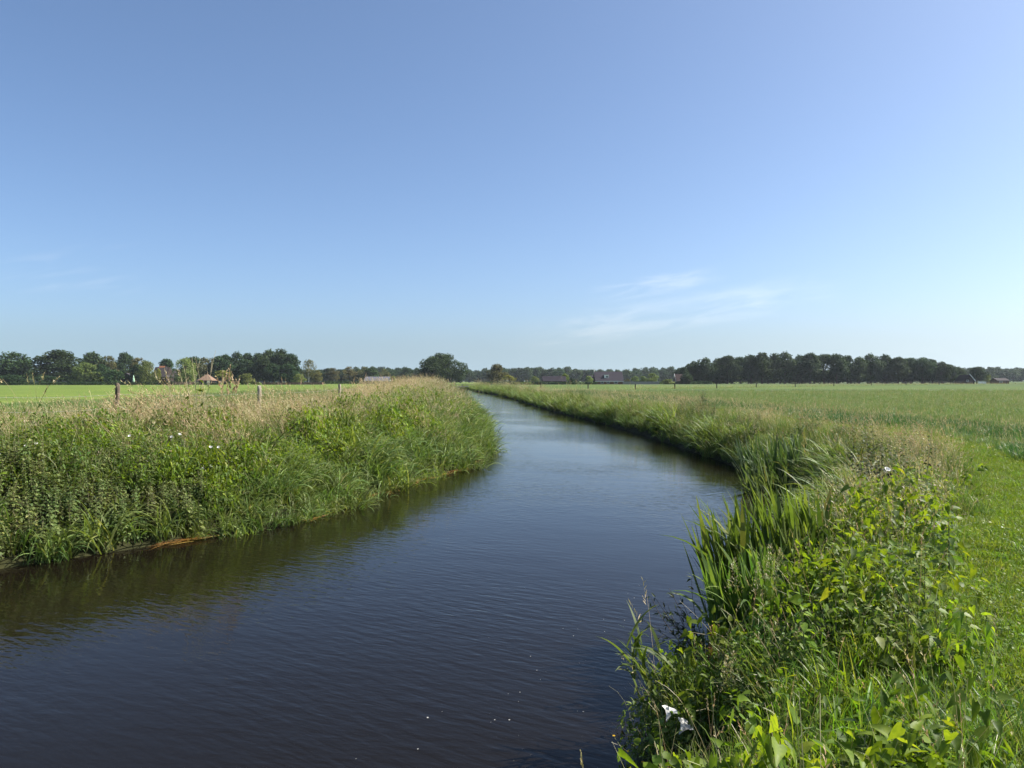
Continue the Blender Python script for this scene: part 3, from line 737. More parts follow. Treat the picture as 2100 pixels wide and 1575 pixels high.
def reed_sprays(loc, seed, label):
    rng = np.random.default_rng(seed)
    root = empty('reed_grass', loc, 0, label, 'plant')
    g = Geo(); n = 12
    st = disc(rng, n, .2)
    az = math.pi + rng.normal(0, .7, n); H = rng.uniform(.35, .62, n)
    tip, th = add_blades(g, rng, st, H, .006, az, rng.uniform(.1, .4, n), .3, 5, 'stem', .3, 0)
    for f in (.35, .6, .8, 1.0):
        p = st + (tip - st)*f
        add_blades(g, rng, p, rng.uniform(.28, .46, n), .024*rng.uniform(.8, 1.2, n), az + rng.normal(0, 1.1, n), rng.uniform(.2, .7, n), rng.uniform(.5, 1.5, n), 7, 'grass', None, 0, .6, 1.6)
    g.obj('leaves', M['iris'], root)
    g = Geo(); k = 3
    az2 = np.array([2.7, 2.0, 3.3])
    t2, th2 = add_blades(g, rng, disc(rng, k, .08), np.array([.85, .95, .6]), .0035, az2, np.array([.25, .12, .3]), np.array([.25, .12, .5]), 6, 'stem', .9, 0)
    head(g, rng, t2 - [0, 0, .12], th2, az2, np.full(k, .2), np.full(k, .009), np.full(k, .7), 0, 9, .5)
    g.obj('seed_stalks', M['plume'], root)
    return root
reed_sprays(at_ground(1372, 5.6), 211, 'arching reed grass with two thin seed stalks over the dark water')

def twiggy(loc, seed, label, name, mats, n=9, H=.55, az0=math.pi, spread=.9, leaf=.05, asp=.28, lean=(.4, 1.1), k=10):
    rng = np.random.default_rng(seed)
    root = empty(name, loc, 0, label, 'plant')
    gs, gl = Geo(), Geo()
    for i in range(n):
        a, L = az0 + rng.normal(0, spread), H*rng.uniform(.6, 1.1)
        le, cu = rng.uniform(*lean), rng.uniform(-.5, .2)
        t = np.linspace(0, 1, 8); th = le + cu*t
        rr = np.cumsum(np.sin(th))*L/8; zz = np.cumsum(np.cos(th))*L/8
        b = disc(rng, 1, .08)[0]
        pts = np.c_[b[0]+np.cos(a)*rr, b[1]+np.sin(a)*rr, b[2]+zz]
        gs.tube(np.r_[[b], pts], np.linspace(.0045, .0015, 9), 5, 0, rng.random(), False)
        if leaf:
            f = rng.integers(3, 8, k)
            add_leaves(gl, rng, pts[f] + rng.normal(0, .006, (k, 3)), leaf*rng.uniform(.6, 1.3, k), a + rng.normal(0, .9, k), rng.normal(.2, .5, k), rng.normal(0, .5, k), LEAF, asp)
    gs.obj('stems', mats[0], root)
    if leaf: gl.obj('leaves', mats[1], root)
    return root
twiggy(at_ground(1462, 6.5), 221, 'dark leafy water plant twigs reaching left over the river', 'water_plant', [M['bark'], M['willow']], 16, .7, math.pi*.97, .5, .06, .3, (.5, 1.15), 12)
twiggy(at_ground(1468, 5.5), 222, 'dried reddish stems sticking up in front of the iris', 'dried_stalks', [M['redstem'], M['redstem']], 22, .42, math.pi/2, 1.6, .02, .2, (.0, .45), 5)
twiggy(at_ground(1366, 5.15), 223, 'single dried orange stalk behind the white flowers', 'dried_stalks', [M['redstem'], M['redstem']], 3, .42, math.pi/2, 1.6, .02, .2, (.0, .2), 4)

def plume_grass(loc, seed, label, n=3, H=.55, az0=0.0):
    rng = np.random.default_rng(seed)
    root = empty('plume_grass', loc, 0, label, 'plant')
    g = Geo()
    az = az0 + rng.normal(0, .8, n)
    tip, th = add_blades(g, rng, disc(rng, n, .1), H*rng.uniform(.8, 1.1, n), .004, az, rng.uniform(.02, .2, n), .2, 6, 'stem', .4, 0)
    add_blades(g, rng, disc(rng, 12, .1), H*rng.uniform(.4, .9, 12), .009, rng.uniform(0, 6.3, 12), rng.uniform(.1, .4, 12), rng.uniform(.4, 1.2, 12), 6, 'grass', None, 0)
    g.obj('leaves', M['tall'], root)
    g = Geo()
    for i in range(n):
        m = 150; f = rng.random(m)
        a = rng.uniform(0, 6.3, m); q = (1-f)**.8*.075*rng.uniform(.3, 1, m)
        p = tip[i] + np.c_[np.cos(a)*q, np.sin(a)*q, f*.24 - .05]
        add_blades(g, rng, p, .016, .005, a, .6, .3, 2, 'spin', None, 0, 1.5)
    g.obj('seed_plume', M['plume'], root)
    return root
plume_grass(at_ground(1556, 5.35), 231, 'pinkish fluffy grass plumes in front of the tall iris', 4, .62)
plume_grass(at_ground(1500, 4.7), 232, 'low pale grass plume among the nearest leaves', 2, .35)

def nettle_plant(loc, seed, label, h=.8, n=3, leafL=.10, mats=None, r=.1):
    root = empty('nettle', loc, 0, label, 'plant')
    me = p_nettle(seed, h, n, r, mats or [M['nettle'], M['stem']], leafL)
    o = bpy.data.objects.new('leafy_stems', me); COL.objects.link(o); o.parent = root
    return root
sunny = [M['bind'], M['stem']]
nettle_plant(at_ground(1655, 4.5), 241, 'bright nettle wound with bindweed in the near right corner', .72, 2, .11, sunny, .06)
nettle_plant(at_ground(1790, 11.2), 242, 'dark seeding nettles rising above pale grass on the right bank', 1.2, 11, .095, [M['dark_nettle'], M['stem']], .36)
nettle_plant(at_ground(1850, 10.3), 243, 'shorter dark nettles right of the tallest bank nettles', .95, 7, .09, [M['dark_nettle'], M['stem']], .3)
nettle_plant(at_ground(1935, 6.3), 244, 'nettle with drooping leaves at the edge of the mown strip', .62, 3, .1, [M['herb'], M['stem']], .12)
nettle_plant(at_ground(1880, 5.2), 245, 'leafy green nettles in the middle of the near right bank', .6, 4, .1, [M['herb'], M['stem']], .14)
nettle_plant(at_ground(1442, 38), 246, 'lone dark dock stalk standing out of the right bank grass', 1.15, 6, .14, [M['dark_nettle'], M['stem']], .12)
for px, d, h, sdd in ((1740, 4.7, .55, 361), (1610, 4.3, .4, 362), (1820, 4.4, .5, 363), (1960, 4.4, .45, 364), (1600, 4.1, .3, 365)):
    nettle_plant(at_ground(px, d), sdd, 'leafy nettle standing among bindweed and grass in the near right corner', h, 3, .115, [M['herb'], M['stem']], .1)['group'] = 'nettles of the near right corner'
nettle_plant(at_ground(1400, 4.95), 247, 'small nettle beside the white trumpet flowers', .32, 3, .08, None, .08)

def trumpet(g, rng, c, axis, s):
    """bindweed flower: funnel with a flared, slightly waved rim"""
    ax = Vector(axis).normalized(); q = ax.to_track_quat('Z', 'Y'); k = 20
    rs = [(.03, 0), (.10, .22), (.16, .45), (.30, .68), (.52, .84), (.60, .86)]
    rings = []
    for i, (r, h) in enumerate(rs):
        for j in range(k):
            a = 2*math.pi*j/k
            rr = r*(1 + (.03*math.cos(5*a) if i > 3 else 0)); hh = h + (.02*math.sin(5*a+1) if i > 3 else 0)
            rings.append(Vector(c) + q @ Vector((rr*s*math.cos(a), rr*s*math.sin(a), hh*s)))
    V = np.array([tuple(v) for v in rings])
    Fc = [[i*k+j, i*k+(j+1) % k, (i+1)*k+(j+1) % k, (i+1)*k+j] for i in range(len(rs)-1) for j in range(k)]
    g.add(V, Fc, .5)
def bindweed(loc, seed, label, flowers, nleaf=24, r=.16, h=.35, group=None, leafL=.07):
    rng = np.random.default_rng(seed)
    root = empty('bindweed', loc, 0, label, 'plant', group)
    me = p_mat(seed, [M['bind'], M['stem']], nleaf, r, h, leafL)
    o = bpy.data.objects.new('leaves', me); COL.objects.link(o); o.parent = root
    for c, ax, s in flowers:
        g = Geo(); trumpet(g, rng, c, ax, s)
        g.obj('flower', M['petal'], root)
    return root
l1 = at_ground(1385, 4.95)
zf = z_at(1362, 1500, 4.85) - l1.z; zf2 = z_at(1400, 1530, 4.7) - l1.z
bindweed(l1, 251, 'bindweed with two large white trumpet flowers by the near water edge',
         [((at_d(1366, 4.85)-l1.x, -.1, zf + .06), (.35, .1, 1), .092), ((at_d(1392, 4.72)-l1.x, -.23, zf2 + .06), (.6, -.1, 1), .092)], 30, .2, .3)
l2 = at_ground(1700, 5.3)
bindweed(l2, 252, 'bindweed with one white flower half hidden below the iris', [((at_d(1690, 5.1)-l2.x, -.2, z_at(1690, 1296, 5.1)-l2.z), (-.6, -.5, .6), .07)], 26, .25, .4)
l3 = at_ground(1815, 9.8)
bindweed(l3, 253, 'bindweed with one white flower beside the dark bank nettles', [((at_d(1817, 9.5)-l3.x, -.3, z_at(1817, 968, 9.5)-l3.z), (.1, -.6, .8), .06)], 40, .3, .45)
bindweed(at_ground(1835, 6.9), 254, 'yellow green bindweed mound climbing over nettles on the right bank', [], 190, .55, .8, None, .075)
bindweed(at_ground(1900, 5.0), 255, 'bindweed heap with upright leaves next to the mown strip', [], 110, .36, .5, None, .065)
bindweed(at_ground(1690, 3.9), 256, 'large leaved bindweed filling the bottom right foreground', [], 230, .52, .36, None, .046)
# flowers of the left bank
lf = [(62,917,13.6),(5,933,12.9),(273,896,14.8),(357,898,15.2),(436,918,15),(454,919,15),(420,963,14.6),(490,953,15.4),(629,903,19.2),(619,930,18),(768,885,23.5),(790,860,28),(882,860,31),(870,878,29),(722,893,21.5),(889,893,27)]
for i, (px, py, d) in enumerate(lf):
    x = at_d(px, d); zz = z_at(px, py, d); zg = zground(x, d)
    fl = [((0, -.12, zz - zg), (.3*math.sin(i*2.1)+.2, -.7, .9), .052)]
    if i % 3 == 0: fl.append(((.13, -.08, zz - zg + .05), (.6, -.4, .8), .048))
    bindweed((x, d, zg), 260+i, 'bindweed plant showing white trumpet flowers on the left bank slope', fl, 34, .26, max(.2, (zz - zg)*.95), 'flowering bindweed on the left bank')

def buttercup(loc, seed):
    rng = np.random.default_rng(seed)
    root = empty('buttercup', loc, 0, 'thin branching buttercup with small yellow flowers over the water edge', 'plant')
    g = Geo(); n = 7
    az = math.pi + rng.normal(0, .9, n)
    tip, th = add_blades(g, rng, disc(rng, n, .02), rng.uniform(.22, .42, n), .003, az, rng.uniform(.2, .7, n), rng.uniform(-.3, .4, n), 5, 'stem', .5)
    g.obj('stems', M['stem'], root)
    for i in range(3):
        g = Geo(); k = 5
        add_leaves(g, rng, np.repeat(tip[i:i+1], k, 0), .014, np.arange(k)*2*math.pi/k, .55, 0, LEAF, .9, .5)
        g.obj('flower', M['yellow'], root)
    return root
buttercup(at_ground(1318, 5.0) + Vector((0, 0, .02)), 271)
g = Geo(); rng = np.random.default_rng(281)
rt = empty('seed_stalk', at_ground(1214, 3.95), 0, 'lone tan grass seed head poking in at the bottom edge', 'plant')
tp, th = add_blades(g, rng, np.array([[0, 0, 0.]]), .72, .004, 2.6, .03, .12, 6, 'stem', .6)
head(g, rng, tp - [0, 0, .02], th, np.array([2.6]), np.array([.09]), np.array([.012]), np.array([.6]), 0, 10, .25)
g.obj('seed_head', M['dry'], rt)

# tall stalks above the left bank
def stalks(px, d, top, n, seed, label, mat, name='tall_stalks', spread=.35, headL=.2, headW=.025, lean=.16, lean_az=None):
    rng = np.random.default_rng(seed)
    loc = at_ground(px, d)
    root = empty(name, loc, 0, label, 'plant')
    H = z_at(px, top, d) - loc.z
    g = Geo()
    az = rng.uniform(0, 6.3, n) if lean_az is None else lean_az + rng.normal(0, .6, n)
    Ls = H*rng.uniform(.75, 1.02, n)
    tip, th = add_blades(g, rng, disc(rng, n, spread), Ls, .011, az, np.abs(rng.normal(.05, lean*.6, n)), rng.uniform(0, lean*2, n), 6, 'stem', None, 0, 1.5)
    head(g, rng, tip - [0, 0, headL*.4], th, az, np.full(n, headL), np.full(n, headW), rng.uniform(.4, .9, n), 0, 9, .35)
    g.obj('stalks', mat, root)
    return root
stalks(466, 17.5, 762, 13, 301, 'cluster of tall tan grass plumes rising above the left bank', M['dry'], spread=.28, headL=.3, headW=.05)
stalks(70, 17, 763, 6, 302, 'few bent tan seed heads standing above the far left pasture', M['dry'], spread=.2, headL=.22, headW=.03, lean=.3)
stalks(190, 17, 772, 2, 303, 'two hooked grass heads near the first fence post', M['dry'], spread=.12, headL=.16, headW=.02, lean=.5)
stalks(640, 20, 772, 3, 304, 'few tan grass heads in front of the light willow shrub', M['dry'], spread=.35, headL=.16, headW=.02, lean=.4)
stalks(770, 26, 770, 9, 305, 'loose tan grass heads in front of the pale roofed house', M['dry'], spread=1.4, headL=.18, headW=.025, lean=.4)
stalks(730, 24, 765, 5, 306, 'tan bent grass stems right of the third fence post', M['dry'], spread=.5, headL=.16, headW=.025, lean=.4)

def branching(px, d, top, n, seed, label):
    rng = np.random.default_rng(seed)
    loc = at_ground(px, d); H = z_at(px, top, d) - loc.z
    root = empty('dried_thistle', loc, 0, label, 'plant')
    gs, gl = Geo(), Geo()
    for i in range(n):
        b = disc(rng, 1, .3)[0]; a = rng.uniform(0, 6.3); L = H*rng.uniform(.72, 1.02)
        zs = np.linspace(0, L, 9); r = .12*(zs/L)**2*L
        pts = np.c_[b[0]+np.cos(a)*r, b[1]+np.sin(a)*r, zs]
        gs.tube(pts, np.linspace(.008, .003, 9), 5, 0, .8, False)
        for j in range(5):
            f = rng.uniform(.4, .9); p0 = pts[int(f*8)]
            aa = rng.uniform(0, 6.3); l = L*.32*(1.1-f+.2)
            q = np.linspace(0, 1, 6)[:, None]
            br = p0 + q*np.array([np.cos(aa)*.3*l, np.sin(aa)*.3*l, l*.9]) + (q**2)*np.array([-np.cos(aa)*.1*l, 0, .1*l])
            gs.tube(br, np.linspace(.0045, .002, 6), 4, 0, .85, False)
        k = 26; f = rng.uniform(.05, .8, k)
        pp = pts[(f*8).astype(int)]
        add_leaves(gl, rng, pp, rng.uniform(.07, .16, k), rng.uniform(0, 6.3, k), rng.normal(.1, .5, k), rng.normal(0, .5, k), LEAF, .35)
    gs.obj('stems', M['stem'], root)
    gl.obj('leaves', M['herb'], root)
branching(402, 16.5, 718, 4, 311, 'tallest branched pale thistle stems rising above the horizon trees')
branching(372, 17.0, 752, 3, 312, 'leafy pale stalks just left of the tallest thistle')
branching(845, 30, 775, 4, 313, 'yellowish leafy weed on the left bank before the lone oak')

# bramble round the first post
rt = empty('bramble_bush', at_ground(262, 18.3), 0, 'dark green bramble bush around the first fence post', 'bush')
rng = np.random.default_rng(321); g = Geo(); n = 700
a = rng.uniform(0, 6.3, n); q = rng.random(n)**.5
hgt = np.sqrt(np.clip(1-q**2, .02, 1))*rng.uniform(.3, 1.05, n)*(.75 + .25*np.sin(a*3))
add_leaves(g, rng, np.c_[.85*q*np.cos(a), .5*q*np.sin(a), .95*hgt], rng.uniform(.05, .1, n), a + rng.normal(0, 1, n), rng.normal(-.2, .5, n), rng.normal(0, .5, n), LEAF, .7)
g.obj('leaves', M['nettle'], rt)
g = Geo()
for i in range(9):
    a0 = rng.uniform(0, 6.3); t = np.linspace(0, 1, 7)
    g.tube(np.c_[np.cos(a0)*.8*t, np.sin(a0)*.5*t, 1.0*np.sin(t*2.2)], np.linspace(.008, .003, 7), 5)
g.obj('canes', M['stem'], rt)

# ------------------------------------------------------------------ fences
def post_mesh(h, r, seed, k=9):
    rng = np.random.default_rng(seed); g = Geo()
    zs = np.array([-.3, 0, h*.3, h*.6, h*.9, h-.02, h])
    rs = r*np.array([1, 1, 1.03, .98, 1, .97, .8])
    pts = np.c_[rng.normal(0, .006, 7), rng.normal(0, .006, 7), zs]
    g.tube(pts, rs, k)
    return g
def fence(name, label, posts, mats, wires, wr):
    """posts: list of (x, y, height, radius, tilt); one fence = posts + wires"""
    x0, y0 = posts[0][:2]
    root = empty(name, (x0, y0, zground(x0, y0)), 0, label, 'fence')
    zb = root.location.z
    tops = []
    for i, (x, y, h, r, tl) in enumerate(posts):
        o = post_mesh(h, r, 400+i).obj('post', mats[i % len(mats)], root)
        zg = zground(x, y)
        o.location = (x-x0, y-y0, zg-zb); o.rotation_euler = (rad(tl*.6), rad(tl), i)
        tops.append((x-x0, y-y0, zg-zb, h))
    g = Geo()
    for f in wires:
        for (xa, ya, za, ha), (xb, yb, zb_, hb) in zip(tops[:-1], tops[1:]):
            t = np.linspace(0, 1, 7)
            g.tube(np.c_[xa+(xb-xa)*t, ya+(yb-ya)*t, za+ha*f+(zb_+hb*f-za-ha*f)*t - .05*np.sin(np.pi*t)], wr, 4, 0, 0, False)
    g.obj('wire', M['wire'], root)
    return root
lp = []
for px, d, top, r in ((-60, 16, 788, .06), (240, 19, 787, .058), (530, 24, 791, .062), (697, 38, 788, .07), (788, 52, 787, .075), (850, 75, 786, .075)):
    x = at_d(px, d); lp.append((x, d, z_at(px, top, d) - zground(x, d), r, {530: 3}.get(px, 0.6)))
fence('wire_fence', 'old wooden post and wire fence along the left bank', lp, [M['post'], M['post'], M['post_grey'], M['post_grey'], M['post']], (.55, .8), .0025)
rp = []
for px, d, h in ((1109, 185, 1.1), (1206, 162, .9), (1303, 150, 1.0), (1384, 153, 1.0), (1470, 166, 1.05), (1551, 182, 1.1), (1631, 200, 1.15), (1710, 222, 1.2), (1787, 246, 1.2), (1858, 270, 1.25), (1926, 292, 1.3), (1997, 316, 1.5), (2064, 335, 1.5)):
    rp.append((at_d(px, d), d, h, .11, .5))
fence('post_fence', 'line of thin dark fence posts crossing the right meadow', rp, [M['post_far']], (.6, .9), .006)

# weeds and pale grass strip under the far fence
P = []; rng = np.random.default_rng(55)
for a, b in zip(rp[2:-1], rp[3:]):
    for _ in range(90):
        t = rng.random(); P.append((a[0]+(b[0]-a[0])*t + rng.normal(0, 1.2), a[1]+(b[1]-a[1])*t + rng.normal(0, 1.5)))
for _ in range(900):
    x = rng.uniform(105, 330); P.append((x, 300 + (x-150)*.35 + rng.normal(0, 10)))
P = np.array(P)
layer('rough_grass', 'dry', P, terrain(P)[0], rng.uniform(.5, 1.1, len(P)), rng.uniform(0, 6.3, len(P)), 'pale rough grass strip under the far fence line of the right meadow', 'grass', zs=rng.uniform(.4, 1.0, len(P)), rng=rng)

# ------------------------------------------------------------------ trees
def crown_geo(seed, w, h, base=.1, blobs=42, leaves=4200, size=.5, flat=.5, squash=1.0, rfac=1.0, taper=0.0):
    """crown of leaf sprays set on many overlapping tufts inside an uneven envelope"""
    rng = np.random.default_rng(seed); g = Geo()
    zc0, zc1 = base*h, h
    cent, rads = [], []
    for i in range(blobs):
        f = rng.random()**.85                       # height fraction
        env = np.sin(np.pi*np.clip(.16 + .84*f, 0, 1))**flat * (1 - taper*f)
        a = rng.uniform(0, 6.3)
        lump = 1 + .16*math.sin(2*a+seed) + .12*math.sin(3*a+seed*2.3)
        q = w*.5*env*lump*(rng.random()**.45)*.80
        cent.append((q*math.cos(a), q*math.sin(a), zc0 + (zc1-zc0)*(.06+.84*f)))
        rads.append(w*rfac*rng.uniform(.10, .19)*(1 if f < .85 else .8))
    cent, rads = np.array(cent), np.array(rads)
    k = rng.choice(blobs, leaves, p=rads**2/np.sum(rads**2))
    v = rng.normal(0, 1, (leaves, 3)); v[:, 2] = v[:, 2]*.8 + .18
    v /= np.linalg.norm(v, axis=1)[:, None]
    p = cent[k] + v*rads[k][:, None]*(rng.uniform(.55, 1.06, leaves))[:, None]*np.array([1, 1, squash])
    p[:, 2] = np.maximum(p[:, 2], .25)
    az = np.arctan2(v[:, 1], v[:, 0]) + rng.normal(0, .8, leaves)
    pit = rng.normal(-.35, .55, leaves)
    br = np.clip(.45 + rng.normal(0, .2, leaves) + (rng.random(blobs)[k]-.5)*.45, 0, 1)
    add_leaves(g, rng, p, size*rng.uniform(.55, 1.35, leaves), az, pit, rng.normal(0, .6, leaves), QUAD, .75, br)
    return g, cent
def trunk_geo(seed, h, r, cent, limbs=9, split=.3):
    rng = np.random.default_rng(seed+7); g = Geo()
    zs = np.linspace(-.4, h*.72, 9)
    pts = np.c_[np.cumsum(rng.normal(0, r*.25, 9)), np.cumsum(rng.normal(0, r*.25, 9)), zs]
    pts[:2, :2] = 0
    g.tube(pts, r*np.array([1.5, 1.05, .95, .85, .72, .58, .42, .28, .12]), 9)
    for i in rng.choice(len(cent), min(limbs, len(cent)), replace=False):
        c = cent[i]; s = pts[min(7, max(2, int((c[2]*rng.uniform(.4, .7))/(h*.72)*8)))]
        t = np.linspace(0, 1, 6)[:, None]
        q = s + (c - s)*t; q[:, 2] += np.sin(t[:, 0]*np.pi)*.06*h
        g.tube(q, np.linspace(r*.38, r*.07, 6), 6)
    return g
TREES = {}
def tree_proto(key, name, mat, bark, seed, w, h, r, **kw):
    g, c = crown_geo(seed, w, h, **kw)
    TREES[key] = (name, g.mesh(name + '_crown', mat), trunk_geo(seed, h, r, c).mesh(name + '_trunk', bark), w, h)
OAKS = []
for i in range(7):
    tree_proto('oak%d' % i, 'oak_tree', M['oak'], M['bark'], 500+i*3, 13.5, 16.5, .42, base=.08 + .05*(i % 3), blobs=50, leaves=6800, size=.52, flat=.5)
    OAKS.append('oak%d' % i)
FARS = []
for i in range(5):
    tree_proto('far%d' % i, 'woodland_tree', M['oak'], M['bark'], 560+i*3, 15, 16, .4, base=.03, blobs=40, leaves=2600, size=.75, flat=.42)
    FARS.append('far%d' % i)
tree_proto('lone', 'oak_tree', M['oak'], M['bark'], 610, 27, 16.6, .8, base=.09, blobs=190, leaves=21000, size=.5, flat=.55, rfac=.62)
tree_proto('birch', 'birch_tree', M['brown_tree'], M['birch_bark'], 620, 10.5, 13, .2, base=.3, blobs=34, leaves=1300, size=.38, flat=.6)
tree_proto('olive', 'poplar_tree', M['brown_tree'], M['bark'], 630, 12, 12, .35, base=.06, blobs=46, leaves=4200, size=.42, flat=.8, taper=.45)
tree_proto('brown', 'ash_tree', M['brown_tree'], M['bark'], 633, 11, 15, .35, base=.12, blobs=40, leaves=3000, size=.45)
tree_proto('light', 'willow_tree', M['light_tree'], M['bark'], 640, 8, 7, .22, base=.03, blobs=40, leaves=3000, size=.32, flat=.55)
tree_proto('green', 'lime_tree', M['light_tree'], M['bark'], 643, 12, 13.5, .35, base=.04, blobs=46, leaves=4200, size=.42)
tree_proto('yellow', 'golden_tree', M['lime_tree'], M['bark'], 646, 5, 7, .15, base=.1, blobs=24, leaves=1300, size=.32)
tree_proto('shrub', 'shrub', M['light_tree'], M['bark'], 650, 5, 4, .1, base=.02, blobs=30, leaves=1900, size=.26, flat=.42)
tree_proto('round', 'clipped_shrub', M['light_tree'], M['bark'], 653, 3, 2.6, .08, base=.02, blobs=26, leaves=1500, size=.18, flat=.40)
tree_proto('darkshrub', 'shrub', M['oak'], M['bark'], 656, 6, 5, .12, base=.02, blobs=32, leaves=2200, size=.3, flat=.42)

def plant(key, px, d, top, wpx, label, cat='tree', group=None, bot=None, seed=0, name=None, rz=None):
    nm, cr, tr, w0, h0 = TREES[key]
    x = at_d(px, d); zg = zground(x, d)
    h = max(.5, z_at(px, top, d) - zg); w = wpx/F*d
    root = empty(name or nm, (x, d, zg), (px*1.37 + seed) % 6.28 if rz is None else rz, label, cat, group)
    root.scale = (w/w0, w/w0, h/h0)
    for n, m in (('trunk', tr), ('crown', cr)):
        o = bpy.data.objects.new(n, m); COL.objects.link(o); o.parent = root
    return root

# left farm wood
A = [('oak0', 28, 400, 721, 92, 'dark oak cut by the left picture edge'),
     ('oak1', 122, 395, 717, 94, 'tall domed dark oak second from the left picture edge'),
     ('oak2', 190, 430, 722, 66, 'oak standing behind the two front shrubby trees'),
     ('green', 176, 370, 743, 60, 'mid green bushy tree in front of the left oaks'),
     ('oak3', 207, 375, 746, 46, 'dark bushy tree touching the mid green one'),
     ('brown', 222, 420, 727, 46, 'brownish ash tree between the oaks left of the farm'),
     ('darkshrub', 234, 362, 757, 36, 'round dark shrub by the grey barn roof'),
     ('oak4', 256, 440, 723, 48, 'slim dark oak behind the barn'),
     ('brown', 284, 430, 731, 48, 'olive tinged tree behind the farm parasol'),
     ('oak5', 281, 378, 747, 40, 'dark tree shading the barn front'),
     ('green', 300, 368, 739, 44, 'green tree hiding the left half of the farmhouse'),
     ('oak6', 341, 440, 734, 44, 'round dark oak behind the farmhouse roof'),
     ('green', 380, 362, 733, 54, 'broad green tree right of the farmhouse'),
     ('oak1', 396, 430, 731, 50, 'dark oak behind the broad green tree'),
     ('brown', 420, 420, 731, 56, 'brownish tree above the thatched bungalow'),
     ('yellow', 326, 362, 751, 11, 'golden leaved tree against the farmhouse roof'),
     ('lime', 0, 0, 0, 0, '')]
for k, px, d, top, w, lab in A:
    if d: plant(k, px, d, top, w, lab)
for i, (px, top, w, d) in enumerate([(446,730,48,420),(462,727,44,440),(486,721,52,425),(508,723,46,440),(530,722,50,425),(553,717,52,430),(577,715,58,415),(598,725,44,405),(541,732,46,398),(505,736,48,400),(470,742,40,402),(590,745,42,392),(560,745,44,392)]):
    plant(OAKS[(i*3+1) % 7], px, d, top, w, 'dark leafy oak in the dense grove between bungalow and birch', 'tree', 'oak grove left of the birch', seed=i)
plant('birch', 633, 385, 737, 40, 'thin airy birch with pale trunk right of the grove', rz=.5)
plant('brown', 648, 405, 757, 34, 'small brownish tree behind the birch')
plant('light', 613, 365, 767, 32, 'light willow shrub at the foot of the birch')
plant('shrub', 504, 360, 765, 36, 'smooth pale green rounded bush before the dark grove', 'bush')
plant('yellow', 459, 376, 756, 40, 'yellowish flat topped tree right of the bungalow')
plant('shrub', 525, 362, 783, 20, 'low scrub right of the rounded pale bush', 'bush')
plant('darkshrub', 20, 362, 768, 60, 'low dark hedge bushes under the leftmost oaks', 'bush')
plant('darkshrub', 95, 362, 770, 50, 'low dark bush under the domed oak', 'bush')
plant('darkshrub', 148, 366, 772, 44, 'low dark bush left of the mid green tree', 'bush')
# middle row
B = [('oak2', 672, 600, 755, 46), ('oak3', 700, 610, 757, 44), ('brown', 683, 560, 753, 32), ('oak4', 738, 600, 757, 44), ('brown', 716, 545, 750, 32), ('brown', 746, 550, 750, 32), ('oak5', 764, 548, 751, 34), ('brown', 786, 560, 755, 30), ('oak0', 806, 640, 757, 40), ('oak1', 835, 640, 755, 40), ('oak6', 655, 560, 760, 34), ('oak2', 858, 640, 757, 36)]
for i, (k, px, d, top, w) in enumerate(B):
    plant(k, px, d, top, w, 'olive tree in the low row behind the pale roofed house' if k == 'brown' else 'dark tree in the low row between birch and lone oak', 'tree', 'olive trees behind the pale roofed house' if k == 'brown' else 'dark row between birch and lone oak', seed=i)
plant('light', 806, 430, 771, 18, 'small grey green tree right of the pale roofed house')
plant('lone', 904, 400, 725, 108, 'large lone oak with a wide dome near the river end', rz=.3)
plant('olive', 1019, 375, 745, 56, 'olive brown poplar just right of the river end')
plant('yellow', 1045, 360, 767, 30, 'yellow green willow at the foot of the olive poplar')
for px, top, w in ((988,784,10),(1000,784,8),(1013,785,8),(1058,784,10),(1070,784,9),(1085,783,11)):
    plant('round', px, 330, top, w, 'small clipped round shrub in the row right of the bridge', 'bush', 'clipped shrubs beside the bridge')
plant('light', 1097, 372, 772, 22, 'feathery green shrub left of the dark barn', 'bush')
plant('yellow', 1160, 400, 763, 18, 'yellow green tree right of the dark barn roof')
plant('darkshrub', 1173, 368, 776, 18, 'dark round bush right of the dark barn', 'bush')
plant('light', 1208, 372, 771, 24, 'round green tree at the left end of the dormer house')
plant('brown', 1286, 380, 776, 14, 'small brown shrub right of the dormer house', 'bush')
plant('green', 1303, 385, 771, 20, 'bright green rounded tree behind the grey garden fence')
plant('green', 1318, 380, 771, 22, 'second bright green rounded tree behind the grey garden fence')
plant('green', 1337, 382, 765, 28, 'taller bright tree at the end of the grey garden fence')
plant('oak2', 1408, 378, 765, 26, 'small dark oak standing before the red roofed cottage')
plant('shrub', 1370, 372, 777, 26, 'loose green shrub left of the red roofed cottage', 'bush')
# right wood
R = [(1402,752,34,400),(1423,740,36,405),(1446,733,48,400),(1475,735,40,420),(1492,729,48,402),(1518,730,36,415),(1540,727,44,405),(1563,722,54,400),(1588,724,42,425),(1610,721,50,402),(1640,728,40,420),(1662,724,50,400),(1690,724,46,412),(1716,725,44,402),(1738,728,42,418),(1762,731,42,402),(1785,725,52,405),(1815,727,46,412),(1842,732,44,402),(1868,732,46,410),(1892,733,46,402),(1912,736,40,410),(1932,741,36,402),(1950,747,28,405),(1965,752,26,412)]
for i, (px, top, w, d) in enumerate(R):
    lab = 'tall dark oak in the long wood beyond the right meadow'
    gr = 'long wood beyond the right meadow'
    if i == 0: lab, gr = 'lowest tree at the left end of the long right wood', None
    if i == len(R)-1: lab, gr = 'lowest tree at the right end of the long right wood', None
    plant(OAKS[(i*2+3) % 7], px, d, top, w*1.12, lab, 'tree', gr, seed=i*.7)
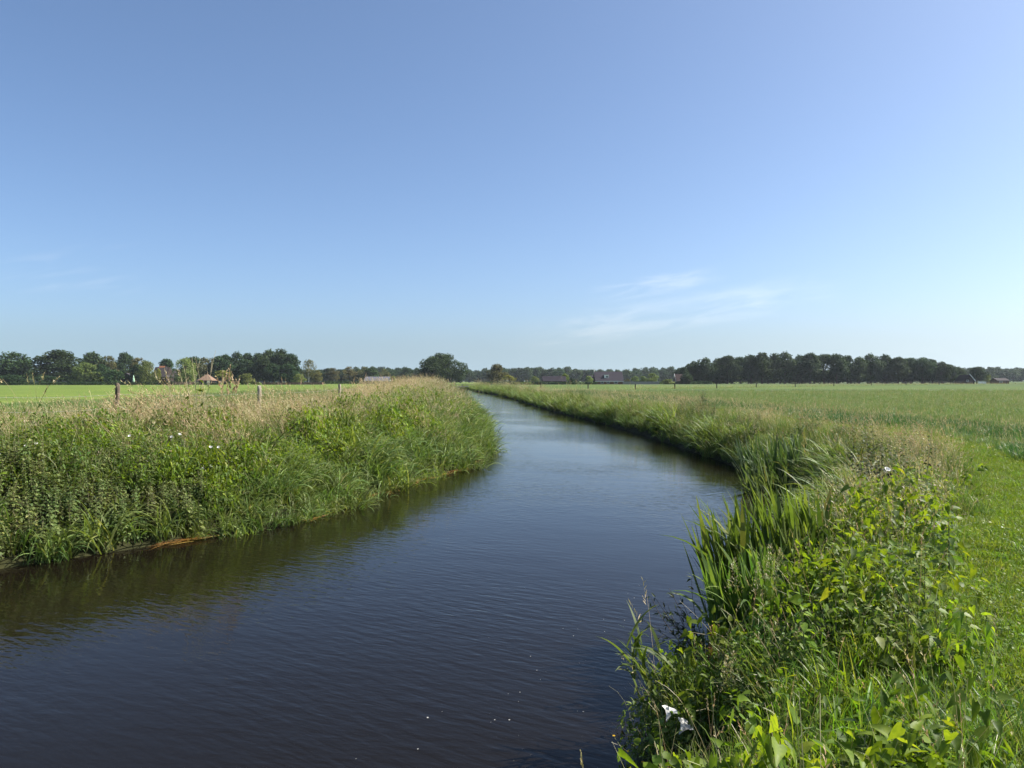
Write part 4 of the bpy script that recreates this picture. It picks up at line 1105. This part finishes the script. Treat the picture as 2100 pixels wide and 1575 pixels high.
for i, px in enumerate((1432,1468,1500,1535,1575,1600,1635,1670,1705,1745,1780,1820,1855,1890,1925,1955)):
    plant(FARS[i % 5], px, 416, 760 + 7*math.sin(i*1.9), 66, 'dark undergrowth bush below the oaks of the long right wood', 'bush', 'undergrowth of the long right wood', seed=i, name='shrub')
plant('oak4', 2003, 390, 752, 36, 'dark rounded oak standing apart at the right picture edge')
plant('light', 2026, 400, 768, 20, 'grey green small tree left of the brown shed')
# distant woods on the horizon
rng = np.random.default_rng(77); k = 0
for row, (d, dz) in enumerate(((820, 0), (880, -1.2))):
    px = -40.0 + row*9
    while px < 2150:
        if True:
            top = 755.5 + dz + 2.5*math.sin(px*.021 + row) + rng.normal(0, 1.3)
            if 860 < px < 1010: top += 2.5
            if 1450 < px < 1930 or px < 400: top += 8
            if px > 1930: top = 753 + rng.normal(0, 1.2)
            plant(FARS[k % 5], px, d + rng.normal(0, 8), top, rng.uniform(26, 36), 'hazy distant tree in the low wood along the horizon', 'tree', 'distant wood along the horizon', seed=k)
            k += 1
        px += rng.uniform(15, 21)

# ------------------------------------------------------------------ buildings
def building(name, px, d, label, rz=0.0, cat='house'):
    x = at_d(px, d)
    return empty(name, (x, d, zground(x, d) - .05), rz, label, cat)
def S(px, d): return px/F*d
def gable_house(root, w, dep, eave, ridge, wallm, roofm, over=.35, axis='x', wins=(), hip=0.0):
    """ridge along x (axis 'x'); front wall faces -y; wins: (x, z, w, h) on the front"""
    g = Geo()
    if axis == 'x':
        g.prism([(-dep/2, 0), (dep/2, 0), (dep/2, eave), (0, ridge-.12), (-dep/2, eave)], -w/2, w/2, 0, 'x')
    else:
        g.prism([(-w/2, 0), (w/2, 0), (w/2, eave), (0, ridge-.12), (-w/2, eave)], -dep/2, dep/2, 0, 'y')
    g.obj('wall', wallm, root, False)
    g = Geo()
    half = (dep if axis == 'x' else w)/2
    sl = (ridge-eave)/half
    e0 = eave - sl*over
    t = .18
    prof = [(-half-over, e0), (0, ridge), (half+over, e0), (half+over, e0+t), (0, ridge+t), (-half-over, e0+t)]
    ln = (w if axis == 'x' else dep)/2 + over
    if hip and axis == 'x':
        a, b, zr = half+over, ln, ridge+t
        V = np.array([[-b,-a,e0],[b,-a,e0],[b,a,e0],[-b,a,e0],[-b+hip,0,zr],[b-hip,0,zr]])
        g.add(V, [[0,1,5,4],[2,3,4,5]]); g.add(V, [[1,2,5],[3,0,4]])
        g.add(V[:4]-[0,0,.12], [[3,2,1,0]])
        g.add(np.r_[V[:4], V[:4]-[0,0,.12]], [[0,4,5,1],[1,5,6,2],[2,6,7,3],[3,7,4,0]])
    else:
        g.prism(prof[::-1], -ln, ln, 0, 'x' if axis == 'x' else 'y')
    rf = g.obj('roof', roofm, root, False)
    yf = -(dep if axis == 'x' else dep)/2
    for (x, z, ww, hh) in wins:
        g = Geo()
        for b in (((x-ww/2, yf-.08, z), (x-ww/2+.1, yf-.003, z+hh)), ((x+ww/2-.1, yf-.08, z), (x+ww/2, yf-.003, z+hh)), ((x-ww/2+.1, yf-.08, z), (x+ww/2-.1, yf-.003, z+.1)), ((x-ww/2+.1, yf-.08, z+hh-.1), (x+ww/2-.1, yf-.003, z+hh))):
            g.box(*b)
        f = g.obj('window', M['white'], root, False)
        g = Geo(); g.box((x-ww/2+.1, yf-.05, z+.1), (x+ww/2-.1, yf-.006, z+hh-.1))
        g.obj('pane', M['glass'], f, False)
    return rf
# farmhouse: ridge y 753, eave 772, between px 318 and 352
d = 385
r = building('farmhouse', 334, d, 'brown farmhouse with steep roof, orange ridge and small white windows')
rf = gable_house(r, S(30, d), 8.5, 4.3, 9.0, M['dark_brick'], M['grey_roof'], .4, 'x', [(-1.2, 3.0, 1.0, 1.0), (.3, 3.0, 1.0, 1.0), (2.2, 3.0, .9, 1.0)], hip=2.2)
g = Geo(); g.prism([(-.55, 8.6), (.55, 8.6), (0, 9.45)], -S(14, d)/2, S(9, d)/2, 0, 'x'); g.obj('ridge_cap', M['red_roof'], rf, False)
r2 = building('farm_extension', 350, d+9, 'lower grey roofed wing right behind the farmhouse', .5)
gable_house(r2, 9, 7, 3.6, 7.6, M['dark_brick'], M['grey_roof'], .4, 'x')
r = building('barn', 262, d, 'dark gabled barn with grey roof side behind the parasol', .35, 'barn')
gable_house(r, S(30, d)*.9, 10, 2.2, 5.8, M['dark_brick'], M['grey_roof'], .3, 'y', [(0, 1.0, 1.2, 1.1)])
# bungalow with pyramid roof
d = 365
r = building('bungalow', 425, d, 'low bungalow with reddish pyramid thatch roof')
w = S(24, d)
g = Geo(); g.box((-w/2, -w/2, 0), (w/2, w/2, 2.3)); g.obj('wall', M['dark_brick'], r, False)
g = Geo(); a = w/2+.7
V = np.array([[-a,-a,2.15],[a,-a,2.15],[a,a,2.15],[-a,a,2.15],[-.35,0,5.1],[.35,0,5.1]])
g.add(V, [[0,1,5,4],[2,3,4,5]]); g.add(V, [[1,2,5],[3,0,4]]); g.add(V[:4]-[0,0,.15], [[3,2,1,0]]); g.add(np.r_[V[:4], V[:4]-[0,0,.15]], [[0,4,5,1],[1,5,6,2],[2,6,7,3],[3,7,4,0]])
rf = g.obj('roof', M['thatch'], r, False)
g = Geo(); g.box((-.25, -.25, 4.6), (.25, .25, 5.9)); g.obj('chimney', M['brick'], rf, False)
g = Geo(); g.box((.9, -w/2-.06, 0), (2.4, -w/2-.003, 2.0)); g.obj('door', M['white'], r, False)
# folded parasol
d = 358
x = at_d(274, d)
r = empty('parasol', (x, d, zground(x, d)), 0, 'folded pale green garden parasol in front of the barn', 'parasol')
g = Geo(); g.tube([(0,0,0),(0,0,1.5),(0,0,4.5)], .07, 8); g.obj('pole', M['grey_wood'], r)
g = Geo(); g.tube([(0,0,1.5),(.05,0,1.8),(0,0,2.8),(0,0,3.8),(0,0,4.6)], np.array([.42,.5,.36,.22,.06]), 10); g.obj('canopy', M['parasol'], r)
# walls and hedge at the field edge
def strip(name, px0, px1, d, z1, thick, mat, label, cat, posts=0):
    x0, x1 = at_d(px0, d), at_d(px1, d); zg = zground((x0+x1)/2, d)
    r = empty(name, ((x0+x1)/2, d, zg), 0, label, cat)
    w = (x1-x0)/2
    g = Geo(); g.box((-w, -thick/2, -.2), (w, thick/2, z1)); g.obj('panel' if cat == 'fence' else 'wall', mat, r, False)
    for k in range(posts):
        xx = -w + (k+.5)*2*w/posts
        g = Geo(); g.box((xx-.12, -thick/2-.25, -.2), (xx+.12, -thick/2-.003, z1+.18)); g.obj('post', mat, r, False)
    g = Geo(); g.box((-w-.05, -thick/2-.06, z1+.003), (w+.05, thick/2+.06, z1+.12)); g.obj('coping', mat, r, False)
    return r
strip('garden_wall', 356, 396, 352, 1.15, .3, M['pink_brick'], 'low pinkish brick wall left of the bungalow', 'wall', 4)
strip('earth_wall', 538, 662, 356, .95, 2.0, M['earth'], 'long low brown wall in front of the dark grove', 'wall')
strip('garden_fence', 1277, 1352, 374, 1.25, .12, M['grey_wood'], 'long grey garden fence right of the dormer house', 'fence', 9)
strip('white_wall', 2006, 2022, 384, 1.0, .3, M['white'], 'low white wall below the rounded oak at right', 'wall')
def hedge(px0, px1, d, h, label, seed):
    x0, x1 = at_d(px0, d), at_d(px1, d); zg = zground((x0+x1)/2, d)
    r = empty('hedge', ((x0+x1)/2, d, zg), 0, label, 'hedge')
    rng = np.random.default_rng(seed); n = int((x1-x0)*110*h)
    w = (x1-x0)/2; g = Geo()
    p = np.c_[rng.uniform(-w, w, n), rng.uniform(-.6, .6, n), h*rng.uniform(.05, 1.05, n)]
    add_leaves(g, rng, p, rng.uniform(.14, .3, n), rng.uniform(0, 6.3, n), rng.normal(0, .6, n), rng.normal(0, .6, n), QUAD, .8)
    g.obj('foliage', M['oak'], r)
hedge(215, 322, 350, 1.25, 'low clipped hedge in front of the left farm', 1)
hedge(322, 356, 352, 1.6, 'taller dark hedge below the farmhouse windows', 2)
hedge(-30, 215, 354, 1.3, 'dark low hedge under the leftmost trees', 3)
hedge(396, 445, 350, .9, 'short hedge in front of the bungalow', 4)
hedge(985, 1115, 345, 1.4, 'dark low hedge behind the round shrubs by the bridge', 5)
hedge(1100, 1225, 366, 1.2, 'low hedge along the front of the dark barn', 6)
hedge(1352, 1460, 378, 1.3, 'rough hedge at the left foot of the right wood', 7)
hedge(662, 860, 420, 1.5, 'dark hedge along the far side of the left pasture', 8)
# pale roofed house
d = 440
r = building('long_house', 775, d, 'long low house with pale sheet roof and white gable')
gable_house(r, S(50, d), 9, 1.6, 4.0, M['white'], M['light_roof'], .3, 'x', [(-3, .5, 1.2, .9), (1, .5, 1.2, .9)])
# dark barn
d = 385
r = building('dark_barn', 1136, d, 'long dark barn with dull purple grey roof', 0, 'barn')
gable_house(r, S(45, d), 9, 1.7, 4.0, M['dark_brick'], M['barn_roof'], .4, 'x', [(-4, .5, .9, .7)])
# dormer house
d = 380
r = building('dormer_house', 1247, d, 'house with large slate roof and single white dormer window')
rf = gable_house(r, S(55, d), 10, 1.9, 6.1, M['brick'], M['slate_roof'], .35, 'x', [(-3.5, .5, 1.3, 1.1), (-.6, .5, 1.3, 1.1), (3.2, .5, 1.8, 1.1)])
g = Geo(); g.box((-S(55, d)/2-.3, -5.48, 1.42), (S(55, d)/2+.3, -5.37, 1.66)); g.obj('gutter', M['white'], r, False)
g = Geo(); x0 = S(-9.5, d); x1 = S(-1, d)
g.box((x0, -3.75, 2.95), (x1, -.6, 4.55)); dm = g.obj('dormer', M['white'], r, False)
g = Geo(); g.box((x0-.15, -3.95, 4.553), (x1+.15, -.5, 4.72)); g.obj('dormer_roof', M['white'], dm, False)
g = Geo(); g.box((x0+.75, -3.79, 3.35), (x1-.2, -3.753, 4.15)); g.obj('pane', M['glass'], dm, False)
g = Geo(); g.tube([(-6.9, .2, 5.6), (-6.9, .2, 7.4)], .16, 8); g.obj('flue', M['white'], rf)
r = building('side_wing', 1213, d+4, 'low wing with slate roof at the left of the dormer house', 0)
gable_house(r, 4.6, 8, 1.5, 4.4, M['brick'], M['slate_roof'], .2, 'x')
# cottage behind the right wood
d = 395
r = building('cottage', 1398, d, 'reddish brown roofed cottage at the left end of the right wood')
rf = gable_house(r, S(28, d), 8, 1.6, 5.0, M['brick'], M['dark_red_roof'], .3, 'x')
g = Geo(); w = S(28, d)/2+.36
g.prism([(-4.4, 1.1), (-4.15, 1.1), (.0, 5.05), (4.15, 1.1), (4.4, 1.1), (0, 5.42)], -w, -w+.12, 0, 'x'); g.obj('gable_trim', M['white'], rf, False)
# house at the right end
d = 392
r = building('red_house', 1978, d, 'dark red house with pale sloping gable edge by the rounded oak', 0)
rf = gable_house(r, S(22, d), 8, 1.2, 4.4, M['dark_brick'], M['dark_red_roof'], .3, 'y', [(-.8, 1.0, 1.0, 1.0)])
g = Geo(); w = S(22, d)/2; sl = (4.4-1.2)/w
g.prism([(0, 4.62), (w+.32, 1.2-sl*.3+.2), (w+.32, 1.2-sl*.3+.75), (0, 5.1)], -4.5, -4.32, 0, 'y'); g.obj('gable_trim', M['white'], rf, False)
d = 388
r = building('shed', 2050, d, 'low brown open shed with grey roof near the right edge', 0, 'shed')
gable_house(r, S(23, d), 6, 1.5, 2.6, M['brick'], M['grey_roof'], .3, 'x', [(-1.2, .4, 1.6, .8)])
# bridge over the river end
d = 258
xl, xr = at_d(938, d), at_d(988, d)
r = empty('footbridge', ((xl+xr)/2, d, 0), .12, 'flat low bridge crossing the far end of the river', 'bridge')
w = (xr-xl)/2
g = Geo(); g.box((-w-1.5, -1.2, .85), (w+1.5, 1.2, 1.15)); g.obj('deck', M['concrete'], r, False)
for s in (-1, 1):
    g = Geo(); g.box((s*w-.3, -1.0, -1), (s*w+.3, 1.0, .847)); g.obj('abutment', M['concrete'], r, False)
    g = Geo()
    for k in range(6): g.box((-w+k*2*w/5-.04, s*1.1-.04, 1.153), (-w+k*2*w/5+.04, s*1.1+.04, 1.75))
    g.box((-w-.2, s*1.1-.05, 1.753), (w+.2, s*1.1+.05, 1.85)); g.obj('railing', M['grey_wood'], r, False)

# ------------------------------------------------------------------ air
def haze_box():
    g = Geo()
    g.box((-1500, -60, -2), (1500, 1300, 30))
    o = g.obj('haze', None) if False else None
    m, nt = newmat('haze')
    v = nd(nt, 'ShaderNodeVolumePrincipled')
    v.inputs['Color'].default_value = (.80, .90, 1.0, 1)
    v.inputs['Density'].default_value = .00008
    v.inputs['Anisotropy'].default_value = .2
    out = nd(nt, 'ShaderNodeOutputMaterial'); nt.links.new(v.outputs[0], out.inputs['Volume'])
    o = g.obj('haze', m, None, False)
    return tag(o, 'thin bluish summer haze over the fields', 'haze', kind='stuff')
haze_box()

# ------------------------------------------------------------------ light and sky
SUN_AZ, SUN_EL = rad(82), rad(45)
sv = Vector((math.sin(SUN_AZ)*math.cos(SUN_EL), math.cos(SUN_AZ)*math.cos(SUN_EL), math.sin(SUN_EL)))
sun = bpy.data.lights.new('sun', 'SUN'); sun.energy = 5.0; sun.angle = rad(.53); sun.color = (1, .94, .84)
so = bpy.data.objects.new('sun', sun); COL.objects.link(so); so.rotation_euler = sv.to_track_quat('Z', 'Y').to_euler(); so.location = sv*200

w = bpy.data.worlds.new('World'); scn.world = w; w.use_nodes = True
nt = w.node_tree; nt.nodes.clear(); L = nt.links.new
sky = nd(nt, 'ShaderNodeTexSky', sky_type='NISHITA', sun_disc=False)
sky.sun_elevation = SUN_EL; sky.sun_rotation = SUN_AZ
sky.altitude = 0; sky.air_density = .7; sky.dust_density = 2.0; sky.ozone_density = 5.0
tc = nd(nt, 'ShaderNodeTexCoord')
sep = nd(nt, 'ShaderNodeSeparateXYZ'); L(tc.outputs['Generated'], sep.inputs[0])
def mth(op, a, b=0.0):
    n = nd(nt, 'ShaderNodeMath', operation=op)
    for k, v in ((0, a), (1, b)):
        if isinstance(v, (int, float)): n.inputs[k].default_value = v
        else: L(v, n.inputs[k])
    return n.outputs[0]
zs = nd(nt, 'ShaderNodeMath', operation='SMOOTH_MAX'); L(sep.outputs['Z'], zs.inputs[0]); zs.inputs[1].default_value = .052; zs.inputs[2].default_value = .03
lift = nd(nt, 'ShaderNodeCombineXYZ'); L(sep.outputs['X'], lift.inputs[0]); L(sep.outputs['Y'], lift.inputs[1]); L(zs.outputs[0], lift.inputs[2])
nrm = nd(nt, 'ShaderNodeVectorMath', operation='NORMALIZE'); L(lift.outputs[0], nrm.inputs[0]); L(nrm.outputs[0], sky.inputs[0])
ysafe = mth('MAXIMUM', sep.outputs['Y'], .05)
u = mth('DIVIDE', sep.outputs['X'], ysafe); v = mth('DIVIDE', sep.outputs['Z'], ysafe)
def band(x, a, b, c, d):
    def ss(lo, hi):
        n = nd(nt, 'ShaderNodeMapRange', interpolation_type='SMOOTHSTEP'); L(x, n.inputs[0])
        n.inputs[1].default_value = lo; n.inputs[2].default_value = hi
        return n.outputs[0]
    return mth('MULTIPLY', ss(a, b), mth('SUBTRACT', 1.0, ss(c, d)))
v2 = mth('SUBTRACT', v, mth('MULTIPLY', u, .16))        # the wisps climb to the right
cmb = nd(nt, 'ShaderNodeCombineXYZ'); L(mth('MULTIPLY', u, 7.0), cmb.inputs[0]); L(mth('MULTIPLY', v2, 42.0), cmb.inputs[1])
cn = nd(nt, 'ShaderNodeTexNoise'); cn.inputs['Scale'].default_value = 1.6; cn.inputs['Detail'].default_value = 9; cn.inputs['Roughness'].default_value = .58; cn.inputs['Distortion'].default_value = .6
L(cmb.outputs[0], cn.inputs['Vector'])
def wisp(lo, hi, k):
    n = nd(nt, 'ShaderNodeMapRange', interpolation_type='SMOOTHSTEP'); L(cn.outputs['Fac'], n.inputs[0])
    n.inputs[1].default_value = lo; n.inputs[2].default_value = hi; n.inputs[4].default_value = k
    return n.outputs[0]
m1 = mth('MULTIPLY', band(u, .09, .16, .20, .29), band(v2, .078, .092, .098, .112))
m2 = mth('MULTIPLY', band(u, -.02, .12, .28, .46), band(v2, .025, .045, .06, .085))
m3 = mth('MULTIPLY', band(u, -.70, -.60, -.52, -.46), band(v, .11, .125, .15, .2))
cl = mth('ADD', mth('ADD', mth('MULTIPLY', m1, wisp(.33, .74, .52)), mth('MULTIPLY', m2, wisp(.30, .75, .36))), mth('MULTIPLY', m3, wisp(.45, .75, .12)))
bw = nd(nt, 'ShaderNodeRGBToBW'); 
mixc = nd(nt, 'ShaderNodeMix', data_type='RGBA'); L(cl, mixc.inputs[0])
tint = nd(nt, 'ShaderNodeMix', data_type='RGBA', blend_type='MULTIPLY'); tint.inputs[0].default_value = 1
tint.inputs[7].default_value = (.985, .985, .935, 1); L(sky.outputs[0], tint.inputs[6])
L(tint.outputs[2], mixc.inputs[6])
hs = nd(nt, 'ShaderNodeHueSaturation'); hs.inputs['Saturation'].default_value = .35; hs.inputs['Value'].default_value = 1.22
L(tint.outputs[2], hs.inputs['Color']); L(hs.outputs[0], mixc.inputs[7])
bg = nd(nt, 'ShaderNodeBackground'); bg.inputs[1].default_value = .098
L(mixc.outputs[2], bg.inputs[0])
wo = nd(nt, 'ShaderNodeOutputWorld'); L(bg.outputs[0], wo.inputs[0])

# ------------------------------------------------------------------ camera
cam = bpy.data.cameras.new('camera'); cam.sensor_width = 36; cam.lens = 36*F/2100; cam.clip_start = .05; cam.clip_end = 8000
co = bpy.data.objects.new('camera', cam); COL.objects.link(co); scn.camera = co
pitch = -(787.5-782)/F
roll = -4.0/2100
co.matrix_world = Matrix.Translation((0, 0, CAMZ)) @ Matrix.Rotation(math.pi/2 + pitch, 4, 'X') @ Matrix.Rotation(roll, 4, 'Z')

scn.view_settings.view_transform = 'Standard'; scn.view_settings.look = 'None'
scn.view_settings.exposure = 1.15; scn.view_settings.gamma = 1
c = scn.cycles
c.max_bounces = 6; c.diffuse_bounces = 2; c.glossy_bounces = 2; c.transmission_bounces = 3; c.volume_bounces = 0; c.transparent_max_bounces = 4
c.use_denoising = True
c.sample_clamp_indirect = 6
